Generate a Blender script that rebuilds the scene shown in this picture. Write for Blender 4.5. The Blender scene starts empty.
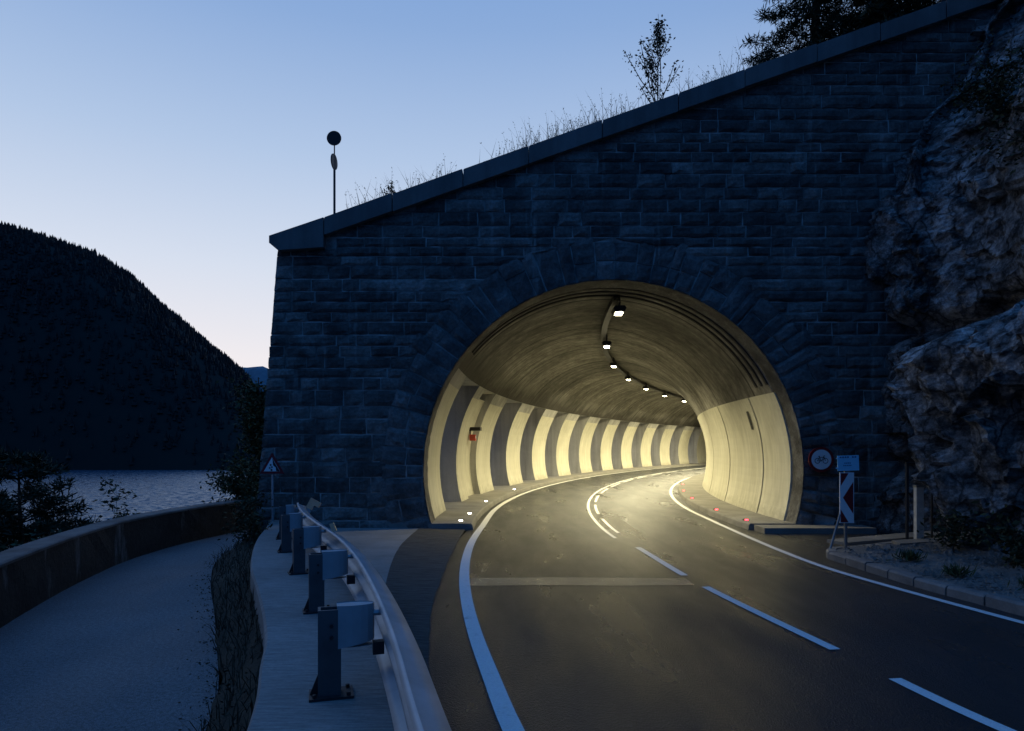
import bpy, math, random
import numpy as np
from mathutils import Vector, noise, Matrix
random.seed(7)
R = math.radians
sc = bpy.context.scene
COL = sc.collection

# ------------------------------------------------------------------ helpers
class MB:
    """collects faces, then links them as ONE mesh object"""
    def __init__(s): s.v = []; s.f = []; s.m = []; s.uv = {}
    def face(s, pts, m=0, uv=None):
        i = len(s.v); s.v += [tuple(p) for p in pts]
        if uv is not None: s.uv[len(s.f)] = uv
        s.f.append(tuple(range(i, i + len(pts)))); s.m.append(m)
    def grid(s, P, m=0, close=False, flip=False, uv=None):
        n, k = len(P), len(P[0]); b = len(s.v)
        for row in P: s.v += [tuple(p) for p in row]
        for i in range(n - 1):
            for j in range(k if close else k - 1):
                j2 = (j + 1) % k
                q = [b+i*k+j, b+i*k+j2, b+(i+1)*k+j2, b+(i+1)*k+j]
                if uv is not None: s.uv[len(s.f)] = [uv[i][j], uv[i][j2], uv[i+1][j2], uv[i+1][j]][::(-1 if flip else 1)]
                s.f.append(tuple(q[::-1] if flip else q)); s.m.append(m)
    def box(s, x0, y0, z0, x1, y1, z1, m=0, M=None):
        p = [Vector(q) for q in ((x0,y0,z0),(x1,y0,z0),(x1,y1,z0),(x0,y1,z0),(x0,y0,z1),(x1,y0,z1),(x1,y1,z1),(x0,y1,z1))]
        if M is not None: p = [M @ q for q in p]
        b = len(s.v); s.v += [tuple(q) for q in p]
        for q in ((0,3,2,1),(4,5,6,7),(0,1,5,4),(1,2,6,5),(2,3,7,6),(3,0,4,7)):
            s.f.append(tuple(b+i for i in q)); s.m.append(m)
    def prism(s, poly, fn, d0, d1, m=0):
        """poly of 2d points, fn(u, v, d) gives 3d"""
        a = [fn(u, v, d0) for u, v in poly]; c = [fn(u, v, d1) for u, v in poly]
        n = len(poly); b = len(s.v); s.v += [tuple(q) for q in a + c]
        s.f.append(tuple(range(b + n - 1, b - 1, -1))); s.f.append(tuple(range(b + n, b + 2*n))); s.m += [m, m]
        for i in range(n):
            j = (i + 1) % n; s.f.append((b+i, b+j, b+n+j, b+n+i)); s.m.append(m)
    def tube(s, pts, r, n=8, m=0, caps=True):
        pts = [Vector(p) for p in pts]
        rs = r if isinstance(r, (list, tuple)) else [r]*len(pts)
        rows = []
        for i, p in enumerate(pts):
            t = (pts[min(i+1, len(pts)-1)] - pts[max(i-1, 0)]).normalized()
            a = t.cross(Vector((0,0,1)))
            if a.length < 1e-3: a = Vector((1,0,0))
            a.normalize(); c = a.cross(t)
            rows.append([p + (a*math.cos(2*math.pi*k/n) + c*math.sin(2*math.pi*k/n))*rs[i] for k in range(n)])
        s.grid(rows, m, close=True)
        if caps: s.face(rows[0][::-1], m); s.face(rows[-1], m)
    def build(s, name, mats, parent=None, loc=None, smooth=False):
        me = bpy.data.meshes.new(name)
        o = bpy.data.objects.new(name, me); COL.objects.link(o)
        base = Vector(loc) if loc is not None else Vector((0,0,0))
        if parent is not None:
            q = parent; base = Vector((0,0,0))
            while q is not None: base += q.location; q = q.parent
            o.parent = parent
        else: o.location = base
        me.from_pydata([(x-base.x, y-base.y, z-base.z) for x, y, z in s.v], [], s.f)
        for mt in (mats if isinstance(mats, (list, tuple)) else [mats]): me.materials.append(mt)
        me.polygons.foreach_set('material_index', s.m)
        if s.uv:
            L = me.uv_layers.new(name='UVMap')
            for i, u in s.uv.items():
                for k, li in enumerate(me.polygons[i].loop_indices): L.data[li].uv = u[k]
        if smooth: me.polygons.foreach_set('use_smooth', [True]*len(s.f))
        me.update(); return o

def tag(o, label=None, cat=None, group=None, kind=None):
    for k, v in (('label', label), ('category', cat), ('group', group), ('kind', kind)):
        if v: o[k] = v
    return o
def thing(name, loc, label, cat, group=None):
    o = bpy.data.objects.new(name, None); COL.objects.link(o); o.location = loc
    o.empty_display_size = .2
    return tag(o, label, cat, group)
def copy_tree(o, parent=None):
    c = o.copy(); COL.objects.link(c)
    if parent is not None: c.parent = parent
    for ch in list(o.children): copy_tree(ch, c)
    return c

# ------------------------------------------------------------------ materials
class Mat:
    def __init__(s, name, rough=.8, spec=.4, metal=0.0):
        s.m = bpy.data.materials.new(name); s.m.use_nodes = True
        s.nt = s.m.node_tree; s.b = s.nt.nodes['Principled BSDF']
        s.b.inputs['Roughness'].default_value = rough; s.b.inputs['Metallic'].default_value = metal
        s.b.inputs['Specular IOR Level'].default_value = spec
        s.tc = s.nt.nodes.new('ShaderNodeTexCoord'); s.co = s.tc.outputs['Object']
    def n(s, t, **kw):
        x = s.nt.nodes.new(t)
        for k, v in kw.items():
            if hasattr(x, k): setattr(x, k, v)
            else: x.inputs[k].default_value = v
        return x
    def l(s, a, b): s.nt.links.new(a, b)
    def map(s, scale, src=None):
        mp = s.n('ShaderNodeMapping'); s.l(src or s.co, mp.inputs['Vector']); mp.inputs['Scale'].default_value = scale; return mp.outputs[0]
    def noise(s, scale, detail=5, rough=.55, vec=None, dist=0):
        x = s.n('ShaderNodeTexNoise'); x.inputs['Scale'].default_value = scale; x.inputs['Detail'].default_value = detail
        x.inputs['Roughness'].default_value = rough; x.inputs['Distortion'].default_value = dist
        s.l(vec or s.co, x.inputs['Vector']); return x.outputs['Fac']
    def voro(s, scale, feature='F1', vec=None):
        x = s.n('ShaderNodeTexVoronoi', feature=feature); x.inputs['Scale'].default_value = scale; s.l(vec or s.co, x.inputs['Vector']); return x.outputs['Distance']
    def noise_vec(s, amp=.5, scale=2.):
        x = s.n('ShaderNodeTexNoise'); x.inputs['Scale'].default_value = scale; x.inputs['Detail'].default_value = 5; s.l(s.co, x.inputs['Vector'])
        a = s.n('ShaderNodeVectorMath', operation='MULTIPLY_ADD'); s.l(x.outputs['Color'], a.inputs[0]); a.inputs[1].default_value = (amp,)*3; s.l(s.co, a.inputs[2]); return a.outputs[0]
    def ramp(s, f, stops):
        x = s.n('ShaderNodeValToRGB'); e = x.color_ramp.elements
        while len(e) < len(stops): e.new(.5)
        for i, (p, c) in enumerate(stops):
            e[i].position = p; e[i].color = (c, c, c, 1) if isinstance(c, (int, float)) else (*c, 1)
        s.l(f, x.inputs[0]); return x.outputs[0]
    def mix(s, f, a, b, mode='MIX'):
        x = s.n('ShaderNodeMix', data_type='RGBA', blend_type=mode)
        if isinstance(f, (int, float)): x.inputs[0].default_value = f
        else: s.l(f, x.inputs[0])
        for v, i in ((a, 6), (b, 7)):
            if isinstance(v, tuple): x.inputs[i].default_value = (*v, 1)
            else: s.l(v, x.inputs[i])
        return x.outputs[2]
    def math(s, op, a, b=None):
        x = s.n('ShaderNodeMath', operation=op)
        for v, i in ((a, 0), (b, 1)):
            if v is None: continue
            if isinstance(v, (int, float)): x.inputs[i].default_value = v
            else: s.l(v, x.inputs[i])
        return x.outputs[0]
    def sep(s, src, k):
        x = s.n('ShaderNodeSeparateXYZ'); s.l(src, x.inputs[0]); return x.outputs[k]
    def col(s, c):
        if isinstance(c, tuple): s.b.inputs['Base Color'].default_value = (*c, 1)
        else: s.l(c, s.b.inputs['Base Color'])
        return s
    def rough(s, f): s.l(f, s.b.inputs['Roughness']); return s
    def bump(s, h, strength=.5, dist=.02, prev=None):
        x = s.n('ShaderNodeBump'); x.inputs['Strength'].default_value = strength; x.inputs['Distance'].default_value = dist
        s.l(h, x.inputs['Height'])
        if prev is not None: s.l(prev, x.inputs['Normal'])
        s.l(x.outputs[0], s.b.inputs['Normal']); return x.outputs[0]
    def island(s):
        g = s.n('ShaderNodeNewGeometry'); return g.outputs['Random Per Island']

def plain(name, c, rough=.6, spec=.4, metal=0., vary=.25, scale=6):
    M = Mat(name, rough, spec, metal)
    a = tuple(x*(1-vary) for x in c); b = tuple(min(1, x*(1+vary)) for x in c)
    M.col(M.ramp(M.noise(scale), [(.3, a), (.7, b)])); M.bump(M.noise(scale*14, 3), .15, .004)
    return M.m
def emit(name, c, strength):
    M = Mat(name); M.col((.8,.8,.8)); M.b.inputs['Emission Color'].default_value = (*c, 1); M.b.inputs['Emission Strength'].default_value = strength
    return M.m

def m_asphalt(name, lo, hi, r0, r1, patch=True):
    M = Mat(name, .6, .5)
    big = M.noise(.35, 4, .6); fine = M.noise(90, 2, .7); agg = M.voro(140)
    c = M.ramp(big, [(.35, lo), (.68, hi)])
    c = M.mix(.7, c, M.ramp(fine, [(.38, .2), (.62, 1.2)]), 'MULTIPLY')
    c = M.mix(.6, c, M.ramp(M.noise(22, 6, .85), [(.40, .25), (.60, 1.3)]), 'MULTIPLY')
    c = M.mix(M.ramp(agg, [(.05, .16), (.16, 0.)]), c, tuple(2.2*x for x in hi))
    M.col(c)
    wear = M.noise(.9, 5, .6, M.map((1, .22, 1)))
    M.rough(M.ramp(wear, [(.36, r0), (.66, r1)]))
    b = M.bump(M.voro(70), .8, .012); b = M.bump(M.noise(26, 5, .8), .8, .02, b); M.bump(M.noise(3, 4), .15, .02, b)
    return M.m
asphalt = m_asphalt('road_asphalt', (.018,.021,.026), (.034,.038,.045), .24, .46)
path_asphalt = m_asphalt('path_asphalt', (.16,.17,.18), (.25,.255,.26), .8, .95)
patch_mat = m_asphalt('joint_asphalt', (.14,.135,.12), (.21,.205,.19), .10, .26)
def m_paint():
    M = Mat('line_paint', .55, .4)
    wear = M.noise(7, 6, .7); f = M.noise(60, 3, .7)
    c = M.mix(M.ramp(wear, [(.28, 1.), (.42, 0.)]), (.8,.8,.78), (.5,.5,.48))
    M.col(M.mix(.35, c, M.ramp(f, [(.3, .5), (.6, 1.)]), 'MULTIPLY')); M.bump(M.voro(110), .4, .004); return M.m
paint = m_paint()
def m_concrete(name, lo, hi, scale=1.2, rough=.85, streak=0., brushed=False):
    M = Mat(name, rough, .3)
    c = M.ramp(M.noise(scale, 7, .62), [(.3, lo), (.7, hi)])
    c = M.mix(.5, c, M.ramp(M.noise(35, 4, .7), [(.3, .6), (.65, 1.)]), 'MULTIPLY')
    if streak:
        c = M.mix(streak, c, M.ramp(M.noise(1.0, 6, .65, M.map((2.2, 2.2, .12))), [(.38, .35), (.6, 1.)]), 'MULTIPLY')
    if brushed: c = M.mix(.7, c, M.ramp(M.noise(7, 6, .75, M.map((.7, 6, 1))), [(.36, .5), (.62, 1.15)]), 'MULTIPLY')
    M.col(c); b = M.bump(M.noise(50, 5, .7), .3, .006); M.bump(M.noise(4, 4), .3, .02, b)
    return M.m
concrete = m_concrete('pale_concrete', (.22,.22,.21), (.34,.335,.32))
parapet_concrete = m_concrete('weathered_concrete', (.19,.19,.185), (.29,.29,.28), .8, .85, 0., True)
bare_concrete = m_concrete('bare_concrete', (.48,.475,.455), (.62,.61,.585), .9, .9, .5)
worn_top = m_concrete('worn_wall_top', (.05,.05,.05), (.17,.17,.165), 1.5)
def m_gutter():
    M = Mat('rough_gutter_paving', .9, .3)
    v = M.noise(5.5, 6, .75, M.map((.5, 3.2, 1))); c = M.ramp(v, [(.32, (.035,.033,.03)), (.68, (.13,.125,.115))])
    M.col(c); M.bump(v, .9, .05); return M.m
gutter_mat = m_gutter()
def m_stone(name, lo, hi, mul=1.):
    M = Mat(name, .85, .3)
    isl = M.island()
    c = M.ramp(isl, [(0, tuple(.8*a+.2*b for a, b in zip(lo, hi))), (.8, tuple(.4*a+.6*b for a, b in zip(lo, hi))), (1, hi)])
    c = M.mix(.75, c, M.ramp(M.noise(1.3, 8, .7), [(.38, .28), (.62, 1.3)]), 'MULTIPLY')
    c = M.mix(.6, c, M.ramp(M.noise(16, 6, .75), [(.38, .3), (.62, 1.25)]), 'MULTIPLY')
    st = M.noise(1.0, 6, .7, M.map((3.0, 1, .25)))
    c = M.mix(M.ramp(st, [(.58, 0.), (.72, .55)]), c, (.42,.42,.40))
    M.col(c); b = M.bump(M.noise(9, 6, .65), .7, .035); M.bump(M.noise(60, 4, .7), .5, .008, b); return M.m
stone = m_stone('portal_stone', (.05,.05,.05), (.27,.265,.25))
arch_stone = m_stone('arch_stone', (.09,.09,.09), (.25,.245,.235))
dark_stone = m_stone('low_wall_stone', (.012,.012,.011), (.035,.034,.03))  # very dark stone tone, used for the low wall
mortar = m_concrete('mortar', (.015,.015,.015), (.80,.80,.77), 1.1)
coping_mat = m_concrete('coping_stone', (.15,.15,.15), (.23,.225,.22), .8, .85, .4)
def m_vault():
    """u = metres along the tunnel, v = metres round the vault"""
    M = Mat('vault_concrete', .85, .25)
    uv = M.tc.outputs['UV']
    c = M.ramp(M.noise(.55, 8, .66, uv), [(.34, (.17,.163,.145)), (.64, (.40,.385,.345))])
    c = M.mix(.7, c, M.ramp(M.noise(1., 7, .7, M.map((2.6, .10, 1), uv)), [(.38, .35), (.6, 1.1)]), 'MULTIPLY')
    u = M.sep(uv, 0); v = M.sep(uv, 1)
    ring = M.math('FRACT', M.math('DIVIDE', u, 4.9)); rl = M.math('LESS_THAN', M.math('ABSOLUTE', M.math('SUBTRACT', ring, .5)), .013)
    wn = M.n('ShaderNodeTexWhiteNoise', noise_dimensions='1D'); M.l(M.math('FLOOR', M.math('ADD', M.math('DIVIDE', u, 4.9), .5)), wn.inputs['W'])
    c = M.mix(1., c, M.ramp(wn.outputs['Value'], [(0, .7), (1, 1.15)]), 'MULTIPLY')
    c = M.mix(.6, c, M.ramp(M.noise(3.2, 7, .75, uv), [(.4, .4), (.6, 1.15)]), 'MULTIPLY')
    c = M.mix(M.math('MULTIPLY', rl, .75), c, (.02,.02,.018))
    # dark seepage stains low on the left springing and round the joints
    st = M.ramp(M.math('ADD', M.math('MULTIPLY', v, -.9), M.math('MULTIPLY', M.noise(1.6, 8, .75, uv), 2.4)), [(.35, 0.), (1., .8)])
    c = M.mix(st, c, (.035,.032,.027))
    drip = M.noise(1., 6, .75, M.map((.9, .22, 1), uv))
    c = M.mix(M.ramp(drip, [(.60, 0.), (.72, .75)]), c, (.045,.04,.034))
    c = M.mix(M.ramp(M.noise(3., 5, .7, M.map((1.2, .35, 1), uv)), [(.70, 0.), (.8, .6)]), c, (.42,.40,.34))
    M.col(c)
    board = M.math('FRACT', M.math('MULTIPLY', v, 6.5))
    b = M.bump(M.math('POWER', board, 8.), .35, .006)
    b = M.bump(M.noise(40, 4, .7, uv), .4, .008, b); M.bump(M.noise(5, 4, .6, uv), .3, .02, b)
    return M.m
vault_mat = m_vault()
def m_cream(name, seam=False):
    M = Mat(name, .6, .35)
    c = M.ramp(M.noise(.9, 6, .6), [(.3, (.60,.575,.45)), (.7, (.70,.675,.55))])
    c = M.mix(.55, c, M.ramp(M.noise(1., 6, .65, M.map((5., 5., .35))), [(.38, .74), (.6, 1.05)]), 'MULTIPLY')
    z = M.sep(M.co, 2)   # road splash: a band of grime just above the walk
    g = M.math('ADD', z, M.math('MULTIPLY', M.noise(6, 6, .7), 1.1))
    c = M.mix(M.ramp(g, [(.45, .7), (1.05, 0.)]), c, (.22,.205,.15))
    M.col(c); M.bump(M.noise(30, 5, .65), .22, .006); return M.m
cream = m_cream('cream_wall_paint')
def m_rock():
    M = Mat('limestone_rock', .9, .25)
    s1 = M.noise(1.1, 9, .7, dist=.6); s2 = M.noise(2.6, 10, .74); s3 = M.noise(26, 5, .75)
    c = M.ramp(s1, [(.34, (.12,.12,.118)), (.5, (.30,.298,.292)), (.64, (.62,.615,.60))])
    c = M.mix(.9, c, M.ramp(s2, [(.41, .12), (.58, 1.25)]), 'MULTIPLY')
    c = M.mix(.55, c, M.ramp(s3, [(.40, .35), (.60, 1.2)]), 'MULTIPLY')
    vein = M.voro(1.7, 'DISTANCE_TO_EDGE', M.map((1, 1, .55), M.noise_vec()))
    c = M.mix(M.ramp(vein, [(.0, .85), (.05, 0.)]), c, (.02,.02,.02))
    c = M.mix(M.ramp(M.noise(.8, 6, .65), [(.60, 0.), (.74, .5)]), c, (.15,.11,.08))
    ym = M.math('ADD', M.math('SUBTRACT', M.sep(M.co, 1), 2.3), M.math('MULTIPLY', M.math('SUBTRACT', M.noise(.9, 5, .6), .5), 3.))
    ym = M.math('MULTIPLY', ym, M.math('LESS_THAN', M.math('ADD', M.sep(M.co, 2), M.math('MULTIPLY', M.noise(1.2, 4), 1.2)), 5.2))
    c = M.mix(M.ramp(ym, [(.0, 0.), (.8, .6)]), c, M.mix(1., c, (.46,.36,.30), 'MULTIPLY'))
    M.col(c); b = M.bump(s2, .7, .06); b = M.bump(M.voro(7, 'F1', M.map((1, 1, 1.8))), .6, .05, b); M.bump(s3, .9, .03, b); return M.m
rock_mat = m_rock()
def m_ground(name, a, b_):
    M = Mat(name, .95, .2)
    c = M.ramp(M.noise(1.2, 8, .7), [(.3, a), (.7, b_)]); c = M.mix(.6, c, M.ramp(M.noise(25, 5, .75), [(.3, .35), (.66, 1.2)]), 'MULTIPLY')
    M.col(c); M.bump(M.noise(18, 6, .75), .8, .05); return M.m
soil = m_ground('soil', (.03,.028,.022), (.075,.068,.05))
gravel_mat = m_ground('gravel', (.13,.125,.115), (.27,.26,.24))
hill_mat = m_ground('hill_floor', (.014,.017,.016), (.024,.028,.024))
def m_leaf(name, c, vary=.5):
    M = Mat(name, .75, .2)
    M.col(M.ramp(M.island(), [(0, tuple(x*(1-vary) for x in c)), (1, tuple(x*(1+vary) for x in c))])); return M.m
needle = m_leaf('dark_needles', (.022,.034,.018)); leaf_mat = m_leaf('dull_leaves', (.045,.06,.028))
dry_grass = m_leaf('dry_grass', (.10,.09,.05)); shrub_mat = m_leaf('shrub_leaves', (.035,.045,.022))
litter = m_leaf('dead_leaves', (.05,.036,.022)); weed_mat = m_leaf('weed_leaves', (.05,.07,.03)); bark = plain('bark', (.05,.042,.034), .95, .2)
far_tree = m_leaf('far_conifers', (.016,.019,.018))
galv = plain('galvanised_steel', (.36,.39,.42), .55, .5, .45, .18, 3)
post_steel = plain('post_steel', (.10,.11,.12), .5, .5, .6, .25, 4)
dark_metal = plain('dark_metal', (.035,.036,.04), .5, .5, .5)
grey_metal = plain('grey_pole', (.22,.23,.24), .45, .5, .6)
sign_white = plain('sign_white', (.78,.79,.80), .35, .5, 0, .05); sign_red = plain('sign_red', (.22,.014,.018), .4, .5, 0, .1)
sign_black = plain('sign_black', (.015,.015,.017), .5, .4); sign_blue = plain('sign_pale_blue', (.30,.68,.88), .35, .5, 0, .06)
sign_ink = plain('sign_ink', (.04,.13,.3), .5, .4)
yellow = plain('reflector_yellow', (.95,.50,.30), .3, .5, 0, .1); box_red = plain('box_red', (.55,.06,.03), .45, .5)
post_white = plain('weathered_white', (.55,.54,.50), .7, .3)
lamp_emit = emit('lamp_diffuser', (1., .90, .58), 60); white_led = emit('white_led', (1., .95, .75), 28); red_led = emit('red_led', (1., .03, .05), 9)
def m_water():
    M = Mat('lake_water', .2, .5); M.col((.03,.055,.085)); M.b.inputs['IOR'].default_value = 1.5
    nz = M.n('ShaderNodeTexNoise'); nz.inputs['Scale'].default_value = .22; nz.inputs['Detail'].default_value = 5; nz.inputs['Roughness'].default_value = .65; M.l(M.map((1, 1.6, 1)), nz.inputs['Vector'])
    v1 = M.n('ShaderNodeVectorMath', operation='SUBTRACT'); M.l(nz.outputs['Color'], v1.inputs[0]); v1.inputs[1].default_value = (.5,.5,.5)
    v2 = M.n('ShaderNodeVectorMath', operation='MULTIPLY'); M.l(v1.outputs[0], v2.inputs[0]); v2.inputs[1].default_value = (.7,1.5,0)
    v3 = M.n('ShaderNodeVectorMath', operation='ADD'); M.l(v2.outputs[0], v3.inputs[0]); v3.inputs[1].default_value = (0,-.30,1)
    v4 = M.n('ShaderNodeVectorMath', operation='NORMALIZE'); M.l(v3.outputs[0], v4.inputs[0]); M.l(v4.outputs[0], M.b.inputs['Normal'])
    return M.m
water = m_water()
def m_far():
    M = Mat('far_mountain', .95, .1); M.col(M.ramp(M.noise(.01, 8, .7), [(.3, (.10,.14,.17)), (.7, (.24,.28,.31))])); return M.m  # distance haze painted into the colour as pale blue-grey
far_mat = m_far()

# ------------------------------------------------------------------ layout curves
PY = 16.3                                   # face of the portal
_pts = np.array([(-2.17,16.3),(-1.98,20),(-1.6,24),(-1.05,28),(-.25,32),(.8,36),(2.1,40),(3.55,44),(5.2,48),(7.0,52),(9.0,56),(11.1,60),(13.4,64),(15.9,68),(18.7,72),(21.7,76),(25,80),(28.5,84)])
_pf = np.polynomial.Polynomial.fit(_pts[:,1], _pts[:,0], 4)
_Y = np.linspace(PY, 84, 700); _X = _pf(_Y); _X += -2.17 - _X[0]
_dx = np.gradient(_X, _Y); _dx[:] = _dx - _dx[0]*np.exp(-(_Y-PY)/2)
_S = np.concatenate([[0], np.cumsum(np.hypot(np.diff(_X), np.diff(_Y)))])
S_END = _S[-1]
def at(s, t, z=0):
    """point s metres into the tunnel, t metres right of its left wall"""
    y = np.interp(s, _S, _Y); x = np.interp(s, _S, _X); d = np.interp(s, _S, _dx); k = math.hypot(1, d)
    return (float(x + t/k), float(y - t*d/k), z)
def smooth_line(pts, n=160):
    p = np.array(pts, float); d = np.concatenate([[0], np.cumsum(np.linalg.norm(np.diff(p, axis=0), axis=1))])
    q = np.linspace(0, d[-1], n); out = []
    m = np.gradient(p, d, axis=0)
    for v in q:
        i = min(max(np.searchsorted(d, v) - 1, 0), len(d) - 2); h = d[i+1] - d[i]; t = (v - d[i]) / h
        out.append((2*t**3-3*t**2+1)*p[i] + (t**3-2*t**2+t)*h*m[i] + (-2*t**3+3*t**2)*p[i+1] + (t**3-t**2)*h*m[i+1])
    return np.array(out)
def offset(P, o):
    d = np.gradient(P, axis=0); d /= np.linalg.norm(d, axis=1)[:, None]
    return P + np.stack([d[:,1], -d[:,0]], 1)*o           # + is to the right of travel
S_IN = np.linspace(1.5, 68, 70)
LEFT_T, RIGHT_T = 1.45, 7.50
left_line = smooth_line([(2.6,-5),(1.55,-1),(.75,2),(0.0,4.84),(-.19,5.97),(-.36,7.04),(-.53,8.33),(-.74,10.6),(-.84,13.5)] + [at(s, LEFT_T)[:2] for s in np.arange(1.2, 68, 4)], 240)
right_line = smooth_line([(11.2,-5),(8.7,-1),(7.35,2),(6.75,4),(6.2,6),(5.78,7.7),(5.6,8.54),(5.4,9.55),(5.17,11),(5.12,13),(5.16,14.4)] + [at(s, RIGHT_T)[:2] for s in np.arange(2.2, 68, 4)], 240)
centre_line = smooth_line([(6.6,-3),(5.0,1),(4.1,3),(3.46,4.84),(3.2,6.5),(2.71,10),(2.47,13.5),(2.37,14.7)] + [at(s, 4.5)[:2] for s in np.arange(3, 68, 4)], 240)

def strip(A, B, za, zb, name, mat, parent=None, kind='structure', m=MB):
    mb = MB(); mb.grid([[(*a, za), (*b, zb)] for a, b in zip(A, B)], flip=True)
    o = mb.build(name, mat, parent)
    if kind: o['kind'] = kind
    return o
def ribbon(P, w, z, name, mat):
    return strip(offset(P, -w/2), offset(P, w/2), z, z, name, mat)

# road: one asphalt sheet from the left gutter to the right kerb
A = smooth_line([(1.6,-5.2),(.55,-1.2),(-.2,2),(-.75,4.84),(-.95,7),(-1.12,9),(-1.18,12),(-1.15,14.5)] + [at(s, 1.2)[:2] for s in np.arange(1.2, 68, 4)], 240)
B = smooth_line([(11.9,-4.7),(9.4,-.7),(8.1,2.3),(7.35,4.3),(6.7,6.3),(6.3,7.9),(6.2,9.3),(6.3,11),(6.9,12.4),(7.6,13.4),(8.6,14.2),(8.0,16.0)][:8] + [(6.25,12.6),(6.1,14.6)] + [at(s, 7.85)[:2] for s in np.arange(2.2, 68, 4)], 240)
strip(A, B, 0, 0, 'road', asphalt)
mb = MB(); mb.face([(5.5,12.2,-.004),(10.4,12.2,-.004),(10.4,16.4,-.004),(5.5,16.4,-.004)]); tag(mb.build('road', asphalt), kind='structure')
ribbon(left_line, .155, .006, 'road_marking', paint)
ribbon(right_line, .12, .006, 'road_marking', paint)
def seg(P, y0, y1): return P[(P[:,1] >= y0) & (P[:,1] <= y1)]
for y0, y1 in ((-.9, 2.1), (2.95, 5.9), (6.63, 9.69), (10.5, 13.5)):
    q = smooth_line(centre_line[(centre_line[:,1] > y0 - 1) & (centre_line[:,1] < y1 + 1)], 60); ribbon(seg(q, y0, y1), .12, .006, 'road_marking', paint)
cl2 = offset(centre_line, .12); k = 15.6
while k < 60: ribbon(seg(smooth_line(cl2, 900), k, k + 3.2), .08, .006, 'road_marking', paint); k += 4.4
ribbon(seg(smooth_line(offset(centre_line, -.12), 900), 14.7, 66), .08, .006, 'road_marking', paint)
# lighter repair band across the left lane
mb = MB(); mb.grid([[(x, 9.78 + .02*math.sin(x*3), .003), (x, 10.36 + .02*math.sin(x*2), .003)] for x in np.linspace(-.62, 2.62, 30)], flip=True)
tag(mb.build('road_patch', patch_mat), kind='structure')

# gutter strip, concrete apron
gl = smooth_line([(.75,-1),(.1,2),(-.45,4.2),(-.95,5.8),(-1.5,8),(-1.93,10.7),(-2.2,13.5),(-2.22,16.28)], 60)
gr = smooth_line([(1.0,-1),(.25,2),(-.3,4.2),(-.62,5.5),(-.95,8),(-1.06,10.4),(-1.12,14.0),(-1.12,16.28)], 60)
mb = MB(); rows = []
for i, (a, b) in enumerate(zip(gl, gr)):
    rows.append([(a[0]+(b[0]-a[0])*t + (.03*noise.noise((i*.5, t*3, 1)) if t == 1 else 0), a[1]+(b[1]-a[1])*t, .012 + .028*(1-t) + .012*noise.noise((i*.7, t*4, 0))) for t in (0,.25,.5,.75,1)])
mb.grid(rows, flip=True); tag(mb.build('gutter_pavement', gutter_mat, smooth=True), kind='structure')
ap = smooth_line([(.2,-1),(-.5,2),(-1.0,4.2),(-1.5,5.8),(-2.4,8),(-3.4,10.7),(-4.2,12.6),(-4.9,14),(-5.6,16.28)], 60)
strip(ap, gl, .06, .038, 'concrete_pavement', concrete)

# ------------------------------------------------------------------ tunnel
TR, TC, TZ = 4.56, 4.56, 1.43
PHI0 = math.asin(-TZ/TR); PHIH = math.asin((4.0-TZ)/TR)
def ring(phi, r=TR): return TC - r*math.cos(phi), TZ + r*math.sin(phi)
tunnel = thing('road_tunnel', at(0, 4.5), 'curved concrete road tunnel with cream side walls and open piers on the lake side', 'tunnel')
ss = list(np.linspace(.75, S_END - .3, 80)); ph = np.linspace(PHIH, math.pi - PHI0, 60)
mb = MB()
mb.grid([[at(s, *ring(p)) for p in ph] for s in ss], uv=[[(s, (p-PHIH)*TR) for p in ph] for s in ss])
po = np.linspace(PHIH, math.pi/2 + .9, 30); 
mb.grid([[at(s, *ring(p, TR+.55)) for p in po] for s in ss], flip=True, uv=[[(s, p*TR) for p in po] for s in ss])
mb.build('vault', vault_mat, tunnel, smooth=True)
# piers on the lake side
def pier(s0, s1):
    mb = MB(); n = max(2, int((s1-s0)/.7)); sl = np.linspace(s0, s1, n+1)
    zc = math.asin((3.62-TZ)/TR)
    p1 = np.linspace(PHI0, zc, 14); p2 = np.linspace(zc, PHIH, 4)
    def rr(p): return TR - .03*(p <= zc)
    mb.grid([[at(s, *ring(p, TR-.02)) for p in p1] for s in sl], 0)
    mb.grid([[at(s, *ring(p, TR-.02)) for p in p2] for s in sl], 1)
    back = [(-1.3, 4.0), (-1.3, -.6)]
    prof = [ring(p, TR-.02) for p in list(p1) + list(p2)[1:]]
    # chamfered edge, then the reveal
    for s, fl in ((s0, False), (s1, True)):
        poly = [at(s, t, z) for t, z in prof + back]
        mb.face(poly if fl else poly[::-1], 1)
    mb.grid([[at(s, -1.3, -.6), at(s, -1.3, 4.0)] for s in sl], 1)
    return mb.build('pier', [cream, bare_concrete], tunnel)
starts = [(.72, 3.4), (6.4, 7.7), (10.0, 12.6)] + [(15.7 + 5.2*i, 18.4 + 5.2*i) for i in range(12)]
for a, b in starts:
    if b < S_END - 1: pier(a, b)
# infill behind the emergency niche, between second and third pier
mb = MB(); 
zt = 3.62; prof = [ring(p, TR+.22) for p in np.linspace(PHI0, math.asin((zt-TZ)/TR), 12)]
mb.grid([[at(s, t, z) for t, z in prof] for s in np.linspace(7.7, 10.0, 5)]); mb.grid([[at(s, -1.0, -.4), at(s, -1.0, 4.0)] for s in (7.7, 10.0)])
mb.face([at(7.7, *prof[-1]), at(10., *prof[-1]), at(10., -1, 4.0), at(7.7, -1, 4.0)])
mb.build('niche_wall', cream, tunnel)
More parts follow.
